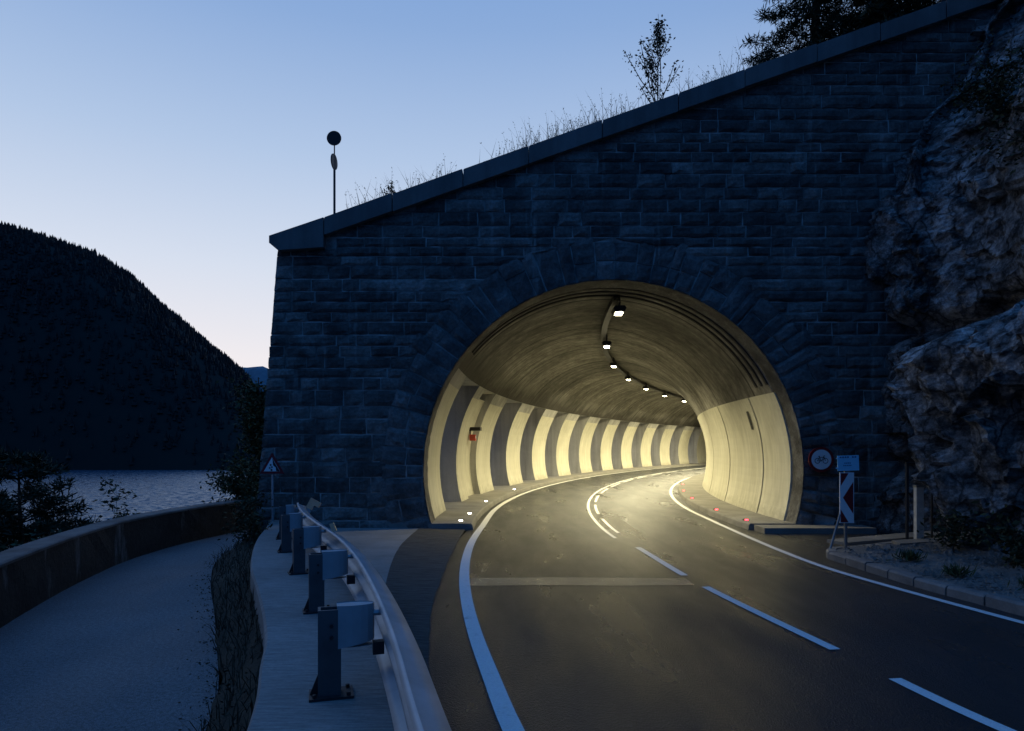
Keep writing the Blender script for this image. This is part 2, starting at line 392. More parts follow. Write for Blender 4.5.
# outer wall over the openings
mb = MB(); sl = np.linspace(.75, S_END - .3, 60)
mb.grid([[at(s, .79, 3.995), at(s, -1.32, 3.995), at(s, -1.32, 7.4), at(s, 1.2, 7.4)] for s in sl], flip=True)
mb.build('outer_wall', bare_concrete, tunnel)
# cream panels of the right wall, a little proud of the vault, dark joints between
pz = math.pi - math.asin((3.34-TZ)/TR)
def panel(s0, s1):
    mb = MB(); n = 6; sl = np.linspace(s0, s1, n); pp = np.linspace(pz, math.pi - PHI0, 16)
    a = [[at(s, *ring(p, TR-.035)) for p in pp] for s in sl]; b = [[at(s, *ring(p, TR+.02)) for p in pp] for s in sl]
    mb.grid(a); mb.grid([[x[0], y[0]] for x, y in zip(a, b)]); mb.grid([a[0], b[0]]); mb.grid([a[-1], b[-1]], flip=True)
    return mb.build('wall_panel', cream, tunnel)
edges = [.72, 3.0, 7.6, 12.2, 16.8]
while edges[-1] < S_END - 6: edges.append(edges[-1] + 4.6)
for e in edges[1:-1]:
    mb = MB(); pp = np.linspace(pz, math.pi - PHI0, 16); mb.grid([[at(s, *ring(p, TR-.012)) for p in pp] for s in (e-.09, e+.09)]); mb.build('joint_strip', sign_black, tunnel)
for a, b in zip(edges[:-1], edges[1:]): panel(a + (.06 if a > 1 else 0), b - .06)
# two rows of thin ring beams near the mouth (formwork ridges)
for s0 in (.9, 1.35, 1.8):
    mb = MB(); pp = np.linspace(PHIH + .12, pz - .05, 50)
    mb.grid([[at(s, *ring(p, r)) for p in pp] for s, r in ((s0, TR+.01), (s0+.02, TR-.035), (s0+.14, TR-.035), (s0+.16, TR+.01))])
    mb.build('ring_rib', vault_mat, tunnel, smooth=False)
# slot in the right wall, cable tray along the crown
mb = MB()
for k in range(3):
    pass
p_ = math.pi - math.asin((3.0-TZ)/TR); q = [at(3.5, *ring(p_, TR-.05)), at(3.75, *ring(p_, TR-.05)), at(3.75, *ring(p_+.12, TR-.05)), at(3.5, *ring(p_+.12, TR-.05))]
mb.face(q); mb.build('vent_slot', sign_black, tunnel)
LT = 4.9
mb = MB(); mb.grid([[at(s, LT+a, z) for a, z in ((-.09, 5.93), (-.09, 5.78), (.09, 5.78), (.09, 5.93))] for s in np.linspace(1.6, S_END-2, 70)])
mb.build('cable_tray', dark_metal, tunnel)
# far closure of the modelled length: a dim curved end wall is avoided by letting the tunnel run on out of sight

# kerbed walks inside the tunnel
def walk(t0, kerb_t, name):
    mb = MB(); sl = np.linspace(-.05, S_END - .3, 80); z = .15
    ks = 1 if kerb_t > t0 else -1
    tt = [t0, kerb_t]
    mb.grid([[at(s, tt[0], z), at(s, tt[1] - ks*.03, z), at(s, tt[1], z - .03), at(s, tt[1] + ks*.03, -.02)] for s in sl], flip=ks > 0)
    a = [at(-.05, tt[0], z), at(-.05, tt[1] - ks*.03, z), at(-.05, tt[1], z-.03), at(-.05, tt[1]+ks*.03, -.02), at(-.05, tt[0], -.02)]
    mb.face(a); return tag(mb.build(name, walk_mat), kind='structure')
walk_mat = m_concrete('walk_concrete', (.17,.165,.15), (.28,.27,.25), 1.4)
walk(-1.35, 1.22, 'pavement'); walk(9.2, 7.83, 'pavement')
# little walk end slab at the right foot of the portal
mb = MB(); mb.box(5.75, 15.55, -.02, 8.3, 16.22, .13); tag(mb.build('pavement', walk_mat), kind='structure')

# ------------------------------------------------------------------ lamps
def make_lamp():
    t = thing('tunnel_lamp', (0,0,0), 'first', 'lamp', 'lamps along the tunnel ceiling')
    mb = MB(); mb.prism([(-.17,.0),(-.13,-.10),(.13,-.10),(.17,.0),(.12,.06),(-.12,.06)], lambda u, v, d: (u, d, v), -.30, .30); mb.build('housing', dark_metal, t)
    mb = MB(); mb.box(-.09, -.17, -.125, .09, .17, -.104); mb.build('diffuser', lamp_emit, t)
    mb = MB(); mb.box(-.02, -.22, .06, .02, -.18, .30); mb.build('bracket', dark_metal, t); mb = MB(); mb.box(-.02, .18, .06, .02, .22, .30); mb.build('bracket', dark_metal, t)
    return t
lamp0 = make_lamp()
lamp_s = [2.2, 8.9, 15.6, 22.3, 29.0, 35.7, 42.4, 49.1, 55.8]
lab = ['bright tunnel lamp nearest the portal arch, highest of the ceiling row', 'second bright tunnel lamp inward from the portal arch', 'third ceiling lamp inward from the portal arch', 'fourth ceiling lamp from the arch, middle of the curving row', 'fifth ceiling lamp from the arch, second from the far end of the visible row', 'farthest visible ceiling lamp, last before the curving right wall']
lamps = [lamp0] + [copy_tree(lamp0) for s in lamp_s[1:]]
for i, s in enumerate(lamp_s):
    o = lamps[i]
    o.location = at(s, LT + .12, 5.66); d = np.interp(s, _S, _dx); o.rotation_euler.z = -math.atan(d)
    o['label'] = lab[i] if i < 6 else 'ceiling lamp deep in the tunnel beyond the bend'
    ld = bpy.data.lights.new('tunnel_light', 'AREA'); ld.shape = 'RECTANGLE'; ld.size = .22; ld.size_y = .5
    ld.energy = (240, 430, 580, 780)[min(i, 3)]; ld.color = (1., .88, .52); ld.spread = R((128, 138, 146, 162)[min(i, 3)])
    lo = bpy.data.objects.new('tunnel_light', ld); COL.objects.link(lo); lo.parent = o; lo.location = (0, 0, -.14)

# kerb studs
def make_stud(m, name, nm, grp):
    t = thing(name, (0,0,0), nm, 'kerb light', grp)
    mb = MB(); mb.prism([(-.07,0),(-.05,.035),(.05,.035),(.07,0)], lambda u, v, d: (u, d, v), -.06, .06); mb.build('stud_body', dark_metal, t)
    mb = MB(); mb.box(-.042, -.066, .006, .042, -.061, .032); mb.build('stud_lens', m, t)
    return t
w0 = make_stud(white_led, 'kerb_light', '', 'white lights along the left tunnel kerb')
for i, (s, l) in enumerate(((.6, 'white kerb light closest to the tunnel mouth on the left walk'), (2.4, 'second white kerb light from the tunnel mouth on the left walk'), (6.6, 'third white kerb light on the left walk, below the second pier'), (13., 'farthest white kerb light on the left walk, smallest of the row'))):
    o = w0 if i == 0 else copy_tree(w0); o.location = at(s, 1.0 if i else .92, .15); o['label'] = l; o.rotation_euler.z = -.1
r0 = make_stud(red_led, 'kerb_light', '', 'red lights along the right tunnel kerb')
for i, (s, l) in enumerate(((.8, 'red kerb light closest to the portal on the right walk'), (4.0, 'second red kerb light from the portal on the right walk'), (9.0, 'third red kerb light from the portal along the curved right walk'), (13.6, 'fourth red kerb light, second from the far end of the right walk'), (19., 'farthest red kerb light on the right walk where it bends away'))):
    o = r0 if i == 0 else copy_tree(r0); o.location = at(s, 8.0, .15); o['label'] = l; o.rotation_euler.z = -math.atan(np.interp(s, _S, _dx))
# emergency box in the niche
eb = thing('emergency_box', at(9.4, .0, 2.1), 'small red emergency box with black top in a pier niche of the left tunnel wall', 'emergency box')
Mx = Matrix.Translation(at(9.4, -.08, 2.2)) @ Matrix.Rotation(-math.atan(np.interp(9.4, _S, _dx)), 4, 'Z') @ Matrix.Diagonal((1,.6,.6,1))
mb = MB(); mb.box(0, -.16, 0, .22, .16, .38, M=Mx); mb.build('cabinet', box_red, eb)
mb = MB(); mb.box(.0, -.26, .62, .42, .26, .84, M=Mx); mb.build('hood', sign_black, eb)
mb = MB(); mb.box(.222, -.09, .14, .228, .09, .3, M=Mx); mb.build('label_plate', sign_white, eb)
mb = MB()
for q in (-.07, .09): mb.box(.0, q*0 - .1, .38, .04, -.06, .62, M=Mx)
mb.build('mount', dark_metal, eb)

# ------------------------------------------------------------------ portal wall
ACX, ACZ, AR, ARO = 2.42, 1.43, 4.55, 5.5
portal = thing('portal_wall', (2.4, PY, 0), 'dark rough stone portal wall with arch ring and sloping coping', 'stone wall')
def cop(x): return 7.40 + .351*(x + 4.47) - .0001*(x+4.47)**2          # top of coping
def wl(z): return -6.16 + .082*z                                        # battered left end
XR = 12.5
out = [(wl(0), -.8), (wl(6.5), 6.5)] + [(x, cop(x) - .2) for x in np.linspace(-5.4, XR, 20)] + [(XR, -.8), (ACX+AR, -.8)]
out += [(ACX + AR*math.cos(a), ACZ + AR*math.sin(a)) for a in np.linspace(-.32, math.pi+.32, 60)] + [(ACX-AR, -.8)]
mb = MB(); mb.prism(out, lambda u, v, d: (u, d, v), PY + .047, PY + .8); mb.build('wall_core', mortar, portal)
# squared facing stones, course by course
def block(mb, q, proud, rough, nu, nv, y=PY):
    """q: bl, br, tr, tl in (x, z); pillowed rough face"""
    sd = random.random()*100; rows = []
    for j in range(nv+1):
        v = j/nv; row = []
        for i in range(nu+1):
            u = i/nu
            x = (q[0][0]*(1-u)+q[1][0]*u)*(1-v) + (q[3][0]*(1-u)+q[2][0]*u)*v
            z = (q[0][1]*(1-u)+q[1][1]*u)*(1-v) + (q[3][1]*(1-u)+q[2][1]*u)*v
            e = i in (0, nu) or j in (0, nv)
            d = proud*(.62 if e else 1.) + (0 if e else rough*noise.noise((x*5+sd, z*5, sd)))
            jx = .02*noise.noise((x*4, z*4, sd)) if e else 0; jz = .02*noise.noise((z*4, x*4, sd)) if e else 0
            row.append((x+jx, y + .07 - d, z+jz))
        rows.append(row)
    b = len(mb.v); mb.grid(rows); n = nu+1
    loop = [b+i for i in range(n)] + [b+j*n+nu for j in range(1, nv+1)] + [b+nv*n+i for i in range(nu-1, -1, -1)] + [b+j*n for j in range(nv-1, 0, -1)]
    k = len(mb.v); mb.v += [(mb.v[i][0], y + .10, mb.v[i][2]) for i in loop]; m = len(loop)
    for i in range(m): mb.f.append((loop[(i+1) % m], loop[i], k+i, k+(i+1) % m)); mb.m.append(0)
mb = MB(); z = -.1; row_i = 0
def chord(z):
    q = ARO - .06; d = z - ACZ
    return math.sqrt(q*q - d*d) if abs(d) < q else None
while z < 13.2:
    h = random.uniform(.28, .38) if z < 3.5 else random.uniform(.22, .33)
    z0, z1 = z + .014 + random.uniform(-.006, .006), z + h - .014 + random.uniform(-.006, .006)
    lo, hi = chord(z0), chord(z1)
    spans = []
    if lo is None and hi is None: spans = [((wl(z0), wl(z1)), (XR, XR))]
    elif hi is None:
        spans = [((wl(z0), wl(z1)), (ACX-lo, ACX-.05)), ((ACX+lo, ACX+.05), (XR, XR))]
    else:
        if lo is None: lo = hi
        spans = [((wl(z0), wl(z1)), (ACX-lo, ACX-hi)), ((ACX+lo, ACX+hi), (XR, XR))]
    for (a0, a1), (b0, b1) in spans:
        L = max(b0, b1) - min(a0, a1); x = min(a0, a1); cuts = []
        x += random.uniform(.3, .9)
        while x < min(b0, b1) - .3: cuts.append(x); x += random.choice((.45, .6, .75, .95, 1.25))*random.uniform(.85, 1.15)
        cuts = [c for c in cuts if c > max(a0, a1) + .25]
        E0 = [a0] + cuts + [b0]; E1 = [a1] + cuts + [b1]
        for i in range(len(E0) - 1):
            q = [[E0[i]+.014, z0], [E0[i+1]-.014, z0], [E1[i+1]-.014, z1], [E1[i]+.014, z1]]
            if cop(q[0][0]) - .3 < z0 and cop(q[1][0]) - .3 < z0: continue
            for p in q[2:]: p[1] = min(p[1], cop(p[0]) - .25)
            if z0 > 6.3 and q[0][0] < -4.4:
                for p in q[2:]: p[1] = min(p[1], 6.72)
                if z0 > 6.6: continue
            block(mb, q, random.uniform(.055, .085), .03, max(3, int(abs(q[1][0]-q[0][0])/.13)), 4)
    z += h; row_i += 1
mb.build('masonry', stone, portal, smooth=False)
# arch ring of voussoirs
mb = MB(); a = -.32
while a < math.pi + .30:
    da = random.uniform(.05, .11); r0, r1 = AR, ARO + random.uniform(-.05, .22)
    cutr = random.choice((None, .4, .5, .62))
    rr = [(r0, r1)] if cutr is None else [(r0, r0 + cutr*(r1-r0)), (r0 + cutr*(r1-r0), r1)]
    for ra, rb in rr:
        g = .018; b0, b1 = a + g/ra/1.2, a + da - g/ra/1.2
        q = [(ACX+(ra+g*.5)*math.cos(b1), ACZ+(ra+g*.5)*math.sin(b1)), (ACX+(ra+g*.5)*math.cos(b0), ACZ+(ra+g*.5)*math.sin(b0)), (ACX+(rb-g)*math.cos(b0), ACZ+(rb-g)*math.sin(b0)), (ACX+(rb-g)*math.cos(b1), ACZ+(rb-g)*math.sin(b1))]
        if min(p[1] for p in q) < -.3: continue
        block(mb, q, random.uniform(.07, .10), .04, 4, 6 if cutr is None else 4)
    a += da
mb.build('arch_ring', arch_stone, portal)
# stone soffit of the arch, rough blocks
mb = MB(); rows = []
for i, ang in enumerate(np.linspace(-.32, math.pi+.32, 130)):
    rows.append([(ACX + (AR + .02*noise.noise((i*.8, d*4, 3)) - .02)*math.cos(ang), PY + .0 + d, ACZ + (AR + .02*noise.noise((i*.8, d*4, 3)) - .02)*math.sin(ang)) for d in (0, .16, .32, .5, .68, .8)])
mb.grid(rows, flip=True); mb.build('arch_soffit', arch_stone, portal)
# concrete face closing the joint between arch and tunnel lining
mb = MB(); aa = np.linspace(-.36, math.pi + .36, 90)
mb.grid([[(ACX + (AR+.12)*math.cos(q), PY + .76, ACZ + (AR+.12)*math.sin(q)), (at(.76, TC)[0] + (TR-.012)*math.cos(q), PY + .765, TZ + (TR-.012)*math.sin(q))] for q in aa]); mb.build('joint_ring', bare_concrete, portal)
# coping: slabs along the slope
xs = [-4.45]
while xs[-1] < XR - 1.3: xs.append(xs[-1] + random.uniform(1.5, 1.9))
for x0, x1 in zip(xs[:-1], xs[1:]):
    mb = MB(); g = random.uniform(.006, .016); jj = random.uniform(-.02, .02); jy = random.uniform(-.025, .02)
    P = [(x0+g, cop(x0+g)-.42), (x1-g, cop(x1-g)-.42), (x1-g, cop(x1-g)-.02), (x1-g-.02, cop(x1-g)), (x0+g+.02, cop(x0+g)), (x0+g, cop(x0+g)-.02)]
    mb.prism(P, lambda u, v, d: (u, d + jy, v + jj), PY - .16, PY + .95); mb.build('coping_slab', coping_mat, portal)
mb = MB(); mb.prism([(-5.52, 6.63), (-5.74, 6.80), (-5.74, 6.97), (-4.458, cop(-4.46)+.0), (-4.458, 6.70)], lambda u, v, d: (u, d, v), PY - .17, PY + .97)
mb.build('end_stone', coping_mat, portal)
# wing behind the left end, closes the wall against the hill
mb = MB(); mb.prism([(wl(0)+.02, -.8), (wl(6.6)+.02, 6.6), (-3.5, 6.9), (-3.5, -.8)], lambda u, v, d: (u, d, v), PY + .8, PY + 2.6); mb.build('wing', mortar, portal)

# ------------------------------------------------------------------ hillside above the tunnel
def hz(s, t):
    z = cop(t - 2.17) - .32 + .0*s
    z += min(1., max(0, s-1.2)/4) * .25*noise.noise((s*.35, t*.35, 5)) + max(0, t - 14)*.25
    return min(z, 40 + 2*noise.noise((s*.05, t*.05, 1)))
mb = MB(); rows = []
for s in np.linspace(.85, 70, 70):
    tl = -3.3 if s < 2.6 else -1.34
    rows.append([at(min(s, S_END), t, hz(s, t)) for t in list(np.linspace(tl, 16, 30)) + list(np.linspace(17, 70, 14))])
mb.grid(rows, flip=True); tag(mb.build('hillside_terrain', soil, smooth=True), kind='structure')

# ------------------------------------------------------------------ lakeside: path, low wall, verge, slope, lake
wall_c = smooth_line([(-3.6,-6),(-4.6,-1),(-5.6,4),(-6.4,7.2),(-6.98,9.2),(-7.5,10.9),(-7.95,12.6),(-8.4,15),(-8.45,17),(-8.1,19.5),(-7.3,23),(-6.5,27),(-5.6,31),(-4.4,35.5),(-2.6,41),(0,48),(4,57)], 150)   # foot of the low wall, path side
path_r = smooth_line([(-.6,-6),(-1.2,-1),(-2.0,3),(-2.75,6.2),(-3.05,7.1),(-3.45,8),(-4.4,10.1),(-5.6,12.7),(-6.45,15),(-6.7,17),(-6.5,19),(-5.6,22),(-4.6,26),(-3.6,30),(-2.4,34.5),(-.4,40.5),(2.4,48),(6.2,57)], 150)
par_l = smooth_line([(-.9,-4),(-1.05,0),(-1.35,2.5),(-1.64,4.19),(-1.8,4.8),(-2.03,5.5),(-2.22,6.13),(-2.5,6.87),(-3.14,8.4),(-3.75,9.8),(-4.3,11.3),(-4.85,13),(-5.3,14.7),(-5.75,16.2)], 150)
PZ = -.5
strip(wall_c, path_r, PZ, PZ, 'path', path_asphalt)
# verge between path and concrete beam
mb = MB(); rows = []
vr = smooth_line(np.vstack([par_l[::8], [[-6.0,16.3]], [[-5.9,18]], [[-4.9,21.5]], [[-3.9,26]], [[-2.9,30]], [[-1.8,34.3]], [[.2,40]], [[3,48]], [[6.6,57]]]), 150)
for i, (a, b) in enumerate(zip(path_r, vr)):
    rows.append([(a[0]+(b[0]-a[0])*t - .12*noise.noise((a[1]*1.3, 0, 2))*(t == 0), a[1]+(b[1]-a[1])*t, PZ - .03 + .46*t + (.09*noise.noise((a[1]*1.7, t*3, 4)) + .05 if 0 < t < 1 else 0)) for t in np.linspace(0, 1, 8)])
mb.grid(rows, flip=True); tag(mb.build('verge_ground', soil, smooth=True), kind='structure')
# low stone wall with pale coping
low = thing('low_wall', (-8.4, 15, PZ), 'low curved stone wall with pale top between the path and the lake', 'wall')
WH = lambda i: .99 if i < 60 else .93
Wi, Wo = wall_c, offset(wall_c, -.42)
mb = MB(); zz = [PZ-.3, PZ+.2, PZ+.5, PZ+.85]
rows = []
for i in range(150):
    dz = .0
    rows.append([(Wi[i][0] + .03*noise.noise((i*.9, z*6, 0)), Wi[i][1], z) for z in zz] + [(*Wo[i], PZ+.85), (*Wo[i], -2.5)])
mb.grid(rows, flip=True); mb.build('wall_body', dark_stone, low)
mb = MB(); Ci, Co = offset(wall_c, .015), offset(wall_c, -.44)
mb.grid([[(*Ci[i], PZ+.83), (*Ci[i], PZ+.87), (*(Ci[i]*.94+Co[i]*.06), PZ+.89), (*(Ci[i]*.06+Co[i]*.94), PZ+.89), (*Co[i], PZ+.87), (*Co[i], PZ+.83)] for i in range(150)], flip=True)
mb.build('wall_top', worn_top, low)
# ground sheet under everything, falling to the lake
LZ = -25
mb = MB(); rows = []
Wl = offset(wall_c, -.4)
ext = np.vstack([[[-3.0, -60]], Wl, [[20, 80], [60, 120], [140, 170]]])
for p in ext:
    d = np.array([-1., .12]); row = []
    for q in (-34, -24, -16, -9, -4, -1.2, 0): row.append((p[0] + q, p[1], max(-.75 + .78*(q+.0), LZ-3) + .5*noise.noise((q*.3, p[1]*.3, 0))*(q < -1)))
    for q in (2, 14, 60, 160): row.append((p[0] + q, p[1], -.78))
    rows.append(row)
mb.grid(rows, flip=True); tag(mb.build('ground', soil, smooth=True), kind='structure')
mb = MB(); mb.grid([[(x, y, LZ) for x in (-9000, -3000, -1000, -200, 200, 1000, 6000)] for y in (-3000, -500, 0, 300, 800, 2000, 9000)], flip=True)
tag(mb.build('lake', water), kind='structure')

# wooded hill across the lake
prof = [(-900, 40), (-500, 70), (-250, 130), (-100, 190), (0, 227), (30, 234), (60, 243), (95, 256), (130, 276), (165, 308), (190, 328), (210, 345), (230, 360), (245, 373), (256, 388), (268, 408), (280, 436), (292, 462), (300, 480)]
px = np.array([p[0] for p in prof]); py = np.array([p[1] for p in prof])
def hill_pt(p, t):
    a = (p - 512)/683.; Y = 768 + 330*t
    zr = 2 + (446 - np.interp(p, px, py) - 0)/683.*1098 - 9
    e = math.sin(min(1, t)*math.pi/2)**.9
    z = LZ + (zr - LZ)*e + 10*noise.noise((a*14, t*5, 2))*e*(1-min(1, t)*.9) if t <= 1 else zr - (t-1)*260
    return (a*Y, Y, max(z, LZ - 4))
mb = MB(); pp = list(np.linspace(-900, -60, 24)) + list(np.linspace(-40, 304, 80))
mb.grid([[hill_pt(p, t) for p in pp] for t in list(np.linspace(0, 1, 22)) + [1.3, 1.8]], flip=True)
tag(mb.build('hill_terrain', hill_mat, smooth=True), kind='structure')
mb = MB(); rnd = random.Random(3)
for k in range(6500):
    t = rnd.random()**.6 if k % 3 else rnd.uniform(.93, 1.02)
    p = rnd.uniform(-120, 291); x, y, z = hill_pt(p, t)
    if z < LZ + 2: continue
    h = rnd.uniform(6, 15)*(1.2 if rnd.random() < .06 else 1); r = h*rnd.uniform(.17, .30); z -= 1.5; ang = rnd.random()*6
    for zb, zt, rr in ((.1, .62, 1.), (.42, 1., .66)):
        ring5 = [(x + r*rr*rnd.uniform(.7, 1.2)*math.cos(ang+i*1.2566), y + r*rr*math.sin(ang+i*1.2566), z + h*zb*rnd.uniform(.8, 1.1)) for i in range(5)]
        tip = (x + rnd.uniform(-.4, .4), y, z + h*zt); b = len(mb.v); mb.v += ring5 + [tip]
        for i in range(5): mb.f.append((b+i, b+(i+1) % 5, b+5)); mb.m.append(0)
tag(mb.build('forest', far_tree), 'dark conifer forest covering the hill across the lake', 'forest', kind='stuff')
mb = MB(); rows = []
for t in np.linspace(0, 1, 6):
    rows.append([((p-512)/683.*(3600+300*t), 3600+300*t, LZ + (2 + 3900*(446 - (366 + 12*noise.noise((p*.03, 0, 0)) + max(0, p-262)*.35 - min(0, p-225)*.25))/683. - LZ)*math.sin(t*1.5708)) for p in np.linspace(60, 520, 60)])
mb.grid(rows, flip=True); tag(mb.build('mountain_terrain', far_mat, smooth=True), kind='structure')

# ------------------------------------------------------------------ concrete beam with guardrail
beam = thing('concrete_plinth', (-2.5, 7, 0), 'pale concrete plinth carrying the guardrail beside the road', 'plinth')
par_r = smooth_line([(.6,-4),(.35,0),(-.1,2.5),(-.45,4.19),(-.62,4.8),(-.8,5.5),(-1.0,6.13),(-1.25,6.87),(-1.95,8.4),(-2.55,9.8),(-3.15,11.3),(-3.8,13),(-4.5,14.7),(-5.1,16.2)], 150)
mb = MB(); rows = []
for a, b in zip(par_l, par_r):
    c = lambda t: a + (b-a)*t
    rows.append([(*c(0), -.7), (*c(0), .215), (*c(.02), .25)] + [(*c(t), .25) for t in (.3, .6, .98)] + [(*c(1), .225), (*c(1), -.05)])
mb.grid(rows, flip=True); mb.face([tuple(p) for p in rows[-1]]); mb.build('beam', parapet_concrete, beam)
guard = thing('guardrail', (-1.3, 4.8, .25), 'grey steel guardrail on posts curving along the concrete plinth to the portal', 'guardrail')
rail_c = smooth_line([(.75,-3),(.45,0),(.1,1.6),(-.255,2.85),(-.58,4.13),(-1.02,5.67),(-1.48,7.1),(-2.0,8.5),(-2.94,10.6),(-3.5,11.9),(-3.95,13.1),(-4.25,14.0)], 130)
wprof = [(-.0, .155), (.018, .148), (-.005,.135), (-.04, .115), (-.083, .10), (-.083, .06), (-.03, .03), (0.0, .012), (0.0, -.012), (-.03, -.03), (-.083, -.06), (-.083, -.10), (-.04, -.115), (-.005, -.135), (.018,-.148), (0, -.155)]
wprof = [(-a*1.7, z*1.4) for a, z in wprof]
mb = MB(); RZ = .63
mb.grid([[(*offset(rail_c, u)[i], RZ + v) for u, v in wprof] for i in range(130)]) if False else None
offs = [offset(rail_c, u - .12) for u, v in wprof]; offs2 = [offset(rail_c, u - .126) for u, v in wprof]
mb.grid([[(*offs[k][i], RZ + wprof[k][1]) for k in range(len(wprof))] for i in range(130)])
mb.grid([[(*offs2[k][i], RZ + wprof[k][1]) for k in range(len(wprof))] for i in range(130)], flip=True)
mb.build('rail', galv, guard, smooth=True)
# lap joints with bolts
posts = [(-.72, 2.3), (-1.27, 4.8), (-2.06, 7.24), (-2.92, 9.4), (-3.72, 11.3), (-4.3, 12.9)]
def near_dir(x, y):
    i = int(np.argmin(np.hypot(rail_c[:,0]-x, rail_c[:,1]-y))); i = min(max(i, 1), 128)
    d = rail_c[i+1] - rail_c[i-1]; return rail_c[i], math.atan2(d[1], d[0])
post_proto = spacer_proto = None
for i, (x, y) in enumerate(posts):
    rc, ang = near_dir(x, y); rz = ang - math.pi/2
    if post_proto is None:
        mb = MB()   # local: +x towards rail, +y along the rail
        mb.prism([(-.07,-.05),(.05,-.05),(.05,-.035),(-.055,-.035),(-.055,.035),(.05,.035),(.05,.05),(-.07,.05)], lambda u, v, d: (u, v, d), .014, .61)
        post_proto = mb.build('post', post_steel, guard); post = post_proto
        mb = MB(); mb.box(-.15, -.11, 0, .15, .11, .018); base_p = mb.build('base_plate', dark_metal); base_p.parent = post
        mb = MB(); mb.prism([(-.072, .02), (-.145, .02), (-.072, .2)], lambda u, v, d: (u, d, v), -.01, .01); g_p = mb.build('gusset', dark_metal); g_p.parent = post
        bl = []
        for e0, e1 in [((bx,by,.0),(bx,by,.04)) for bx, by in ((-.115,-.08),(.115,-.08),(-.115,.08),(.115,.08))] + [((0,-.078,zb),(0,.078,zb)) for zb in (.5, .42)]:
            mb = MB(); mb.tube([e0, e1], .014, 6); b_p = mb.build('bolt', dark_metal); b_p.parent = post; bl.append(b_p)
        for q in [base_p, g_p] + bl: q.location = (0,0,0)
        # remove the thing offset: the post mesh is local already
        post.data.transform(Matrix.Translation(guard.location)); post.data.transform(Matrix.Diagonal((1.3,1.3,1,1))) 
        mb = MB()
        arc = [(.05+.012*math.sin(k/10*math.pi)*0 + .22*k/10, .12 + .10*math.sin(k/10*math.pi*.5)) for k in range(11)]
        W = .17
        outer = [(.055, .06)] + [(.055 + .26*k/10, .06 + .16*math.sin(k/10*math.pi/2)) for k in range(11)]
        # curved sheet spacer: a C-shaped plate standing between post and rail
        sh = [(.045, .075), (.10, .085), (.17, .09), (.24, .085), (.30, .07), (.345, .04), (.36, .0), (.345,-.04), (.30,-.07), (.24,-.085), (.17,-.09), (.10,-.085), (.045,-.075)]
        rows = [[(u, v, z) for u, v in sh] for z in (.335, .635)]
        rows[0] = [(u, v, .335 + .045*(1 - (u-.045)/.315) * -1 + .045) for u, v in sh]
        mb.grid(rows); mb.grid([[(u*.985+.003, v*.95, p[2]) for (u, v), p in zip(sh, r)] for r in rows], flip=True)
        mb.face([(u, v, .63) for u, v in sh][::-1]); mb.face([(u, v, .345) for u, v in sh])
        spacer_proto = mb.build('spacer', galv, guard, smooth=False); spacer_proto.data.transform(Matrix.Translation(guard.location)); sp = spacer_proto
        mb = MB(); mb.box(.345, -.05, .27, .44, .03, .36); cl = mb.build('clamp', dark_metal); cl.parent = sp
        mb = MB(); mb.tube([(.33, .0, .56), (.43, .0, .56)], .022, 6); cb = mb.build('bolt', galv); cb.parent = sp
    else: post = copy_tree(post_proto, guard); sp = copy_tree(spacer_proto, guard)
    for q in (post, sp):
        q.location = Vector((x, y, .25)) - guard.location; q.rotation_euler.z = rz
    gap = math.hypot(rc[0]-x, rc[1]-y); sp.scale.x = max(.5, (gap - .19)/.36); sp.scale.y = .85
# bent terminal and yellow reflectors
ex, ey = rail_c[-1]
mb = MB(); mb.tube([(ex, ey, .66), (ex-.10, ey+.35, .62), (ex-.16, ey+.6, .5)], [.12, .09, .05], 8); mb.build('terminal', galv, guard)
mb = MB(); Mx = Matrix.Translation((-3.86, 12.95, .82)) @ Matrix.Rotation(.5, 4, 'Y'); mb.box(-.05, -.02, 0, .07, .02, .20, M=Mx); mb.box(-.05, -.018, .1, .17, .014, .2, M=Mx); mb.build('reflector', yellow, guard)
mb = MB(); Mx = Matrix.Translation((-2.45, 9.45, .82)) @ Matrix.Rotation(-.4, 4, 'Y'); mb.box(-.03, -.02, 0, .03, .02, .12, M=Mx); mb.build('reflector', yellow, guard)

# ------------------------------------------------------------------ kerbed island, rock face
kf = smooth_line([(11.6,-4.5),(9.2,-.6),(7.95,2.3),(7.2,4.3),(6.5,6.3),(6.05,7.7),(5.9,8.6),(5.74,9.5),(5.66,10.6),(5.62,11.6),(5.62,12.2),(5.85,12.62),(6.5,12.85),(7.4,13.3),(8.6,14.0),(9.6,14.6)], 160)
mb = MB(); kb = offset(kf, .16)
kq = smooth_line(kf, 1600); kr = offset(kq, .16)
for j in range(0, 1600, 42):
    a, b = j, min(j + 40, 1599); dz = random.uniform(-.012, .012)
    if b - a < 6: continue
    R_ = [[(*kq[i], -.02), (*kq[i], .11+dz), (*(kq[i]*.82+kr[i]*.18), .14+dz), (*kr[i], .14+dz), (*kr[i], -.02)] for i in np.linspace(a, b, 6).astype(int)]
    mb.grid(R_, flip=True); mb.face(R_[0]); mb.face(R_[-1][::-1])
kerb_mat = m_concrete('kerb_stone', (.15,.145,.14), (.27,.26,.245), 3.)
tag(mb.build('kerb', kerb_mat), kind='structure')
mb = MB(); rb = np.array([(13.5,-4.5),(11.4,-.6),(10.2,2.3),(9.6,4.3),(9,6.3),(9,7.7),(9,8.6),(9.2,9.5),(9.2,10.6),(9.4,11.6),(9.8,12.4),(10,13),(10,13.4),(10,13.8),(10,14.2),(10,14.6)]); rb = smooth_line(rb, 160)
rows = []
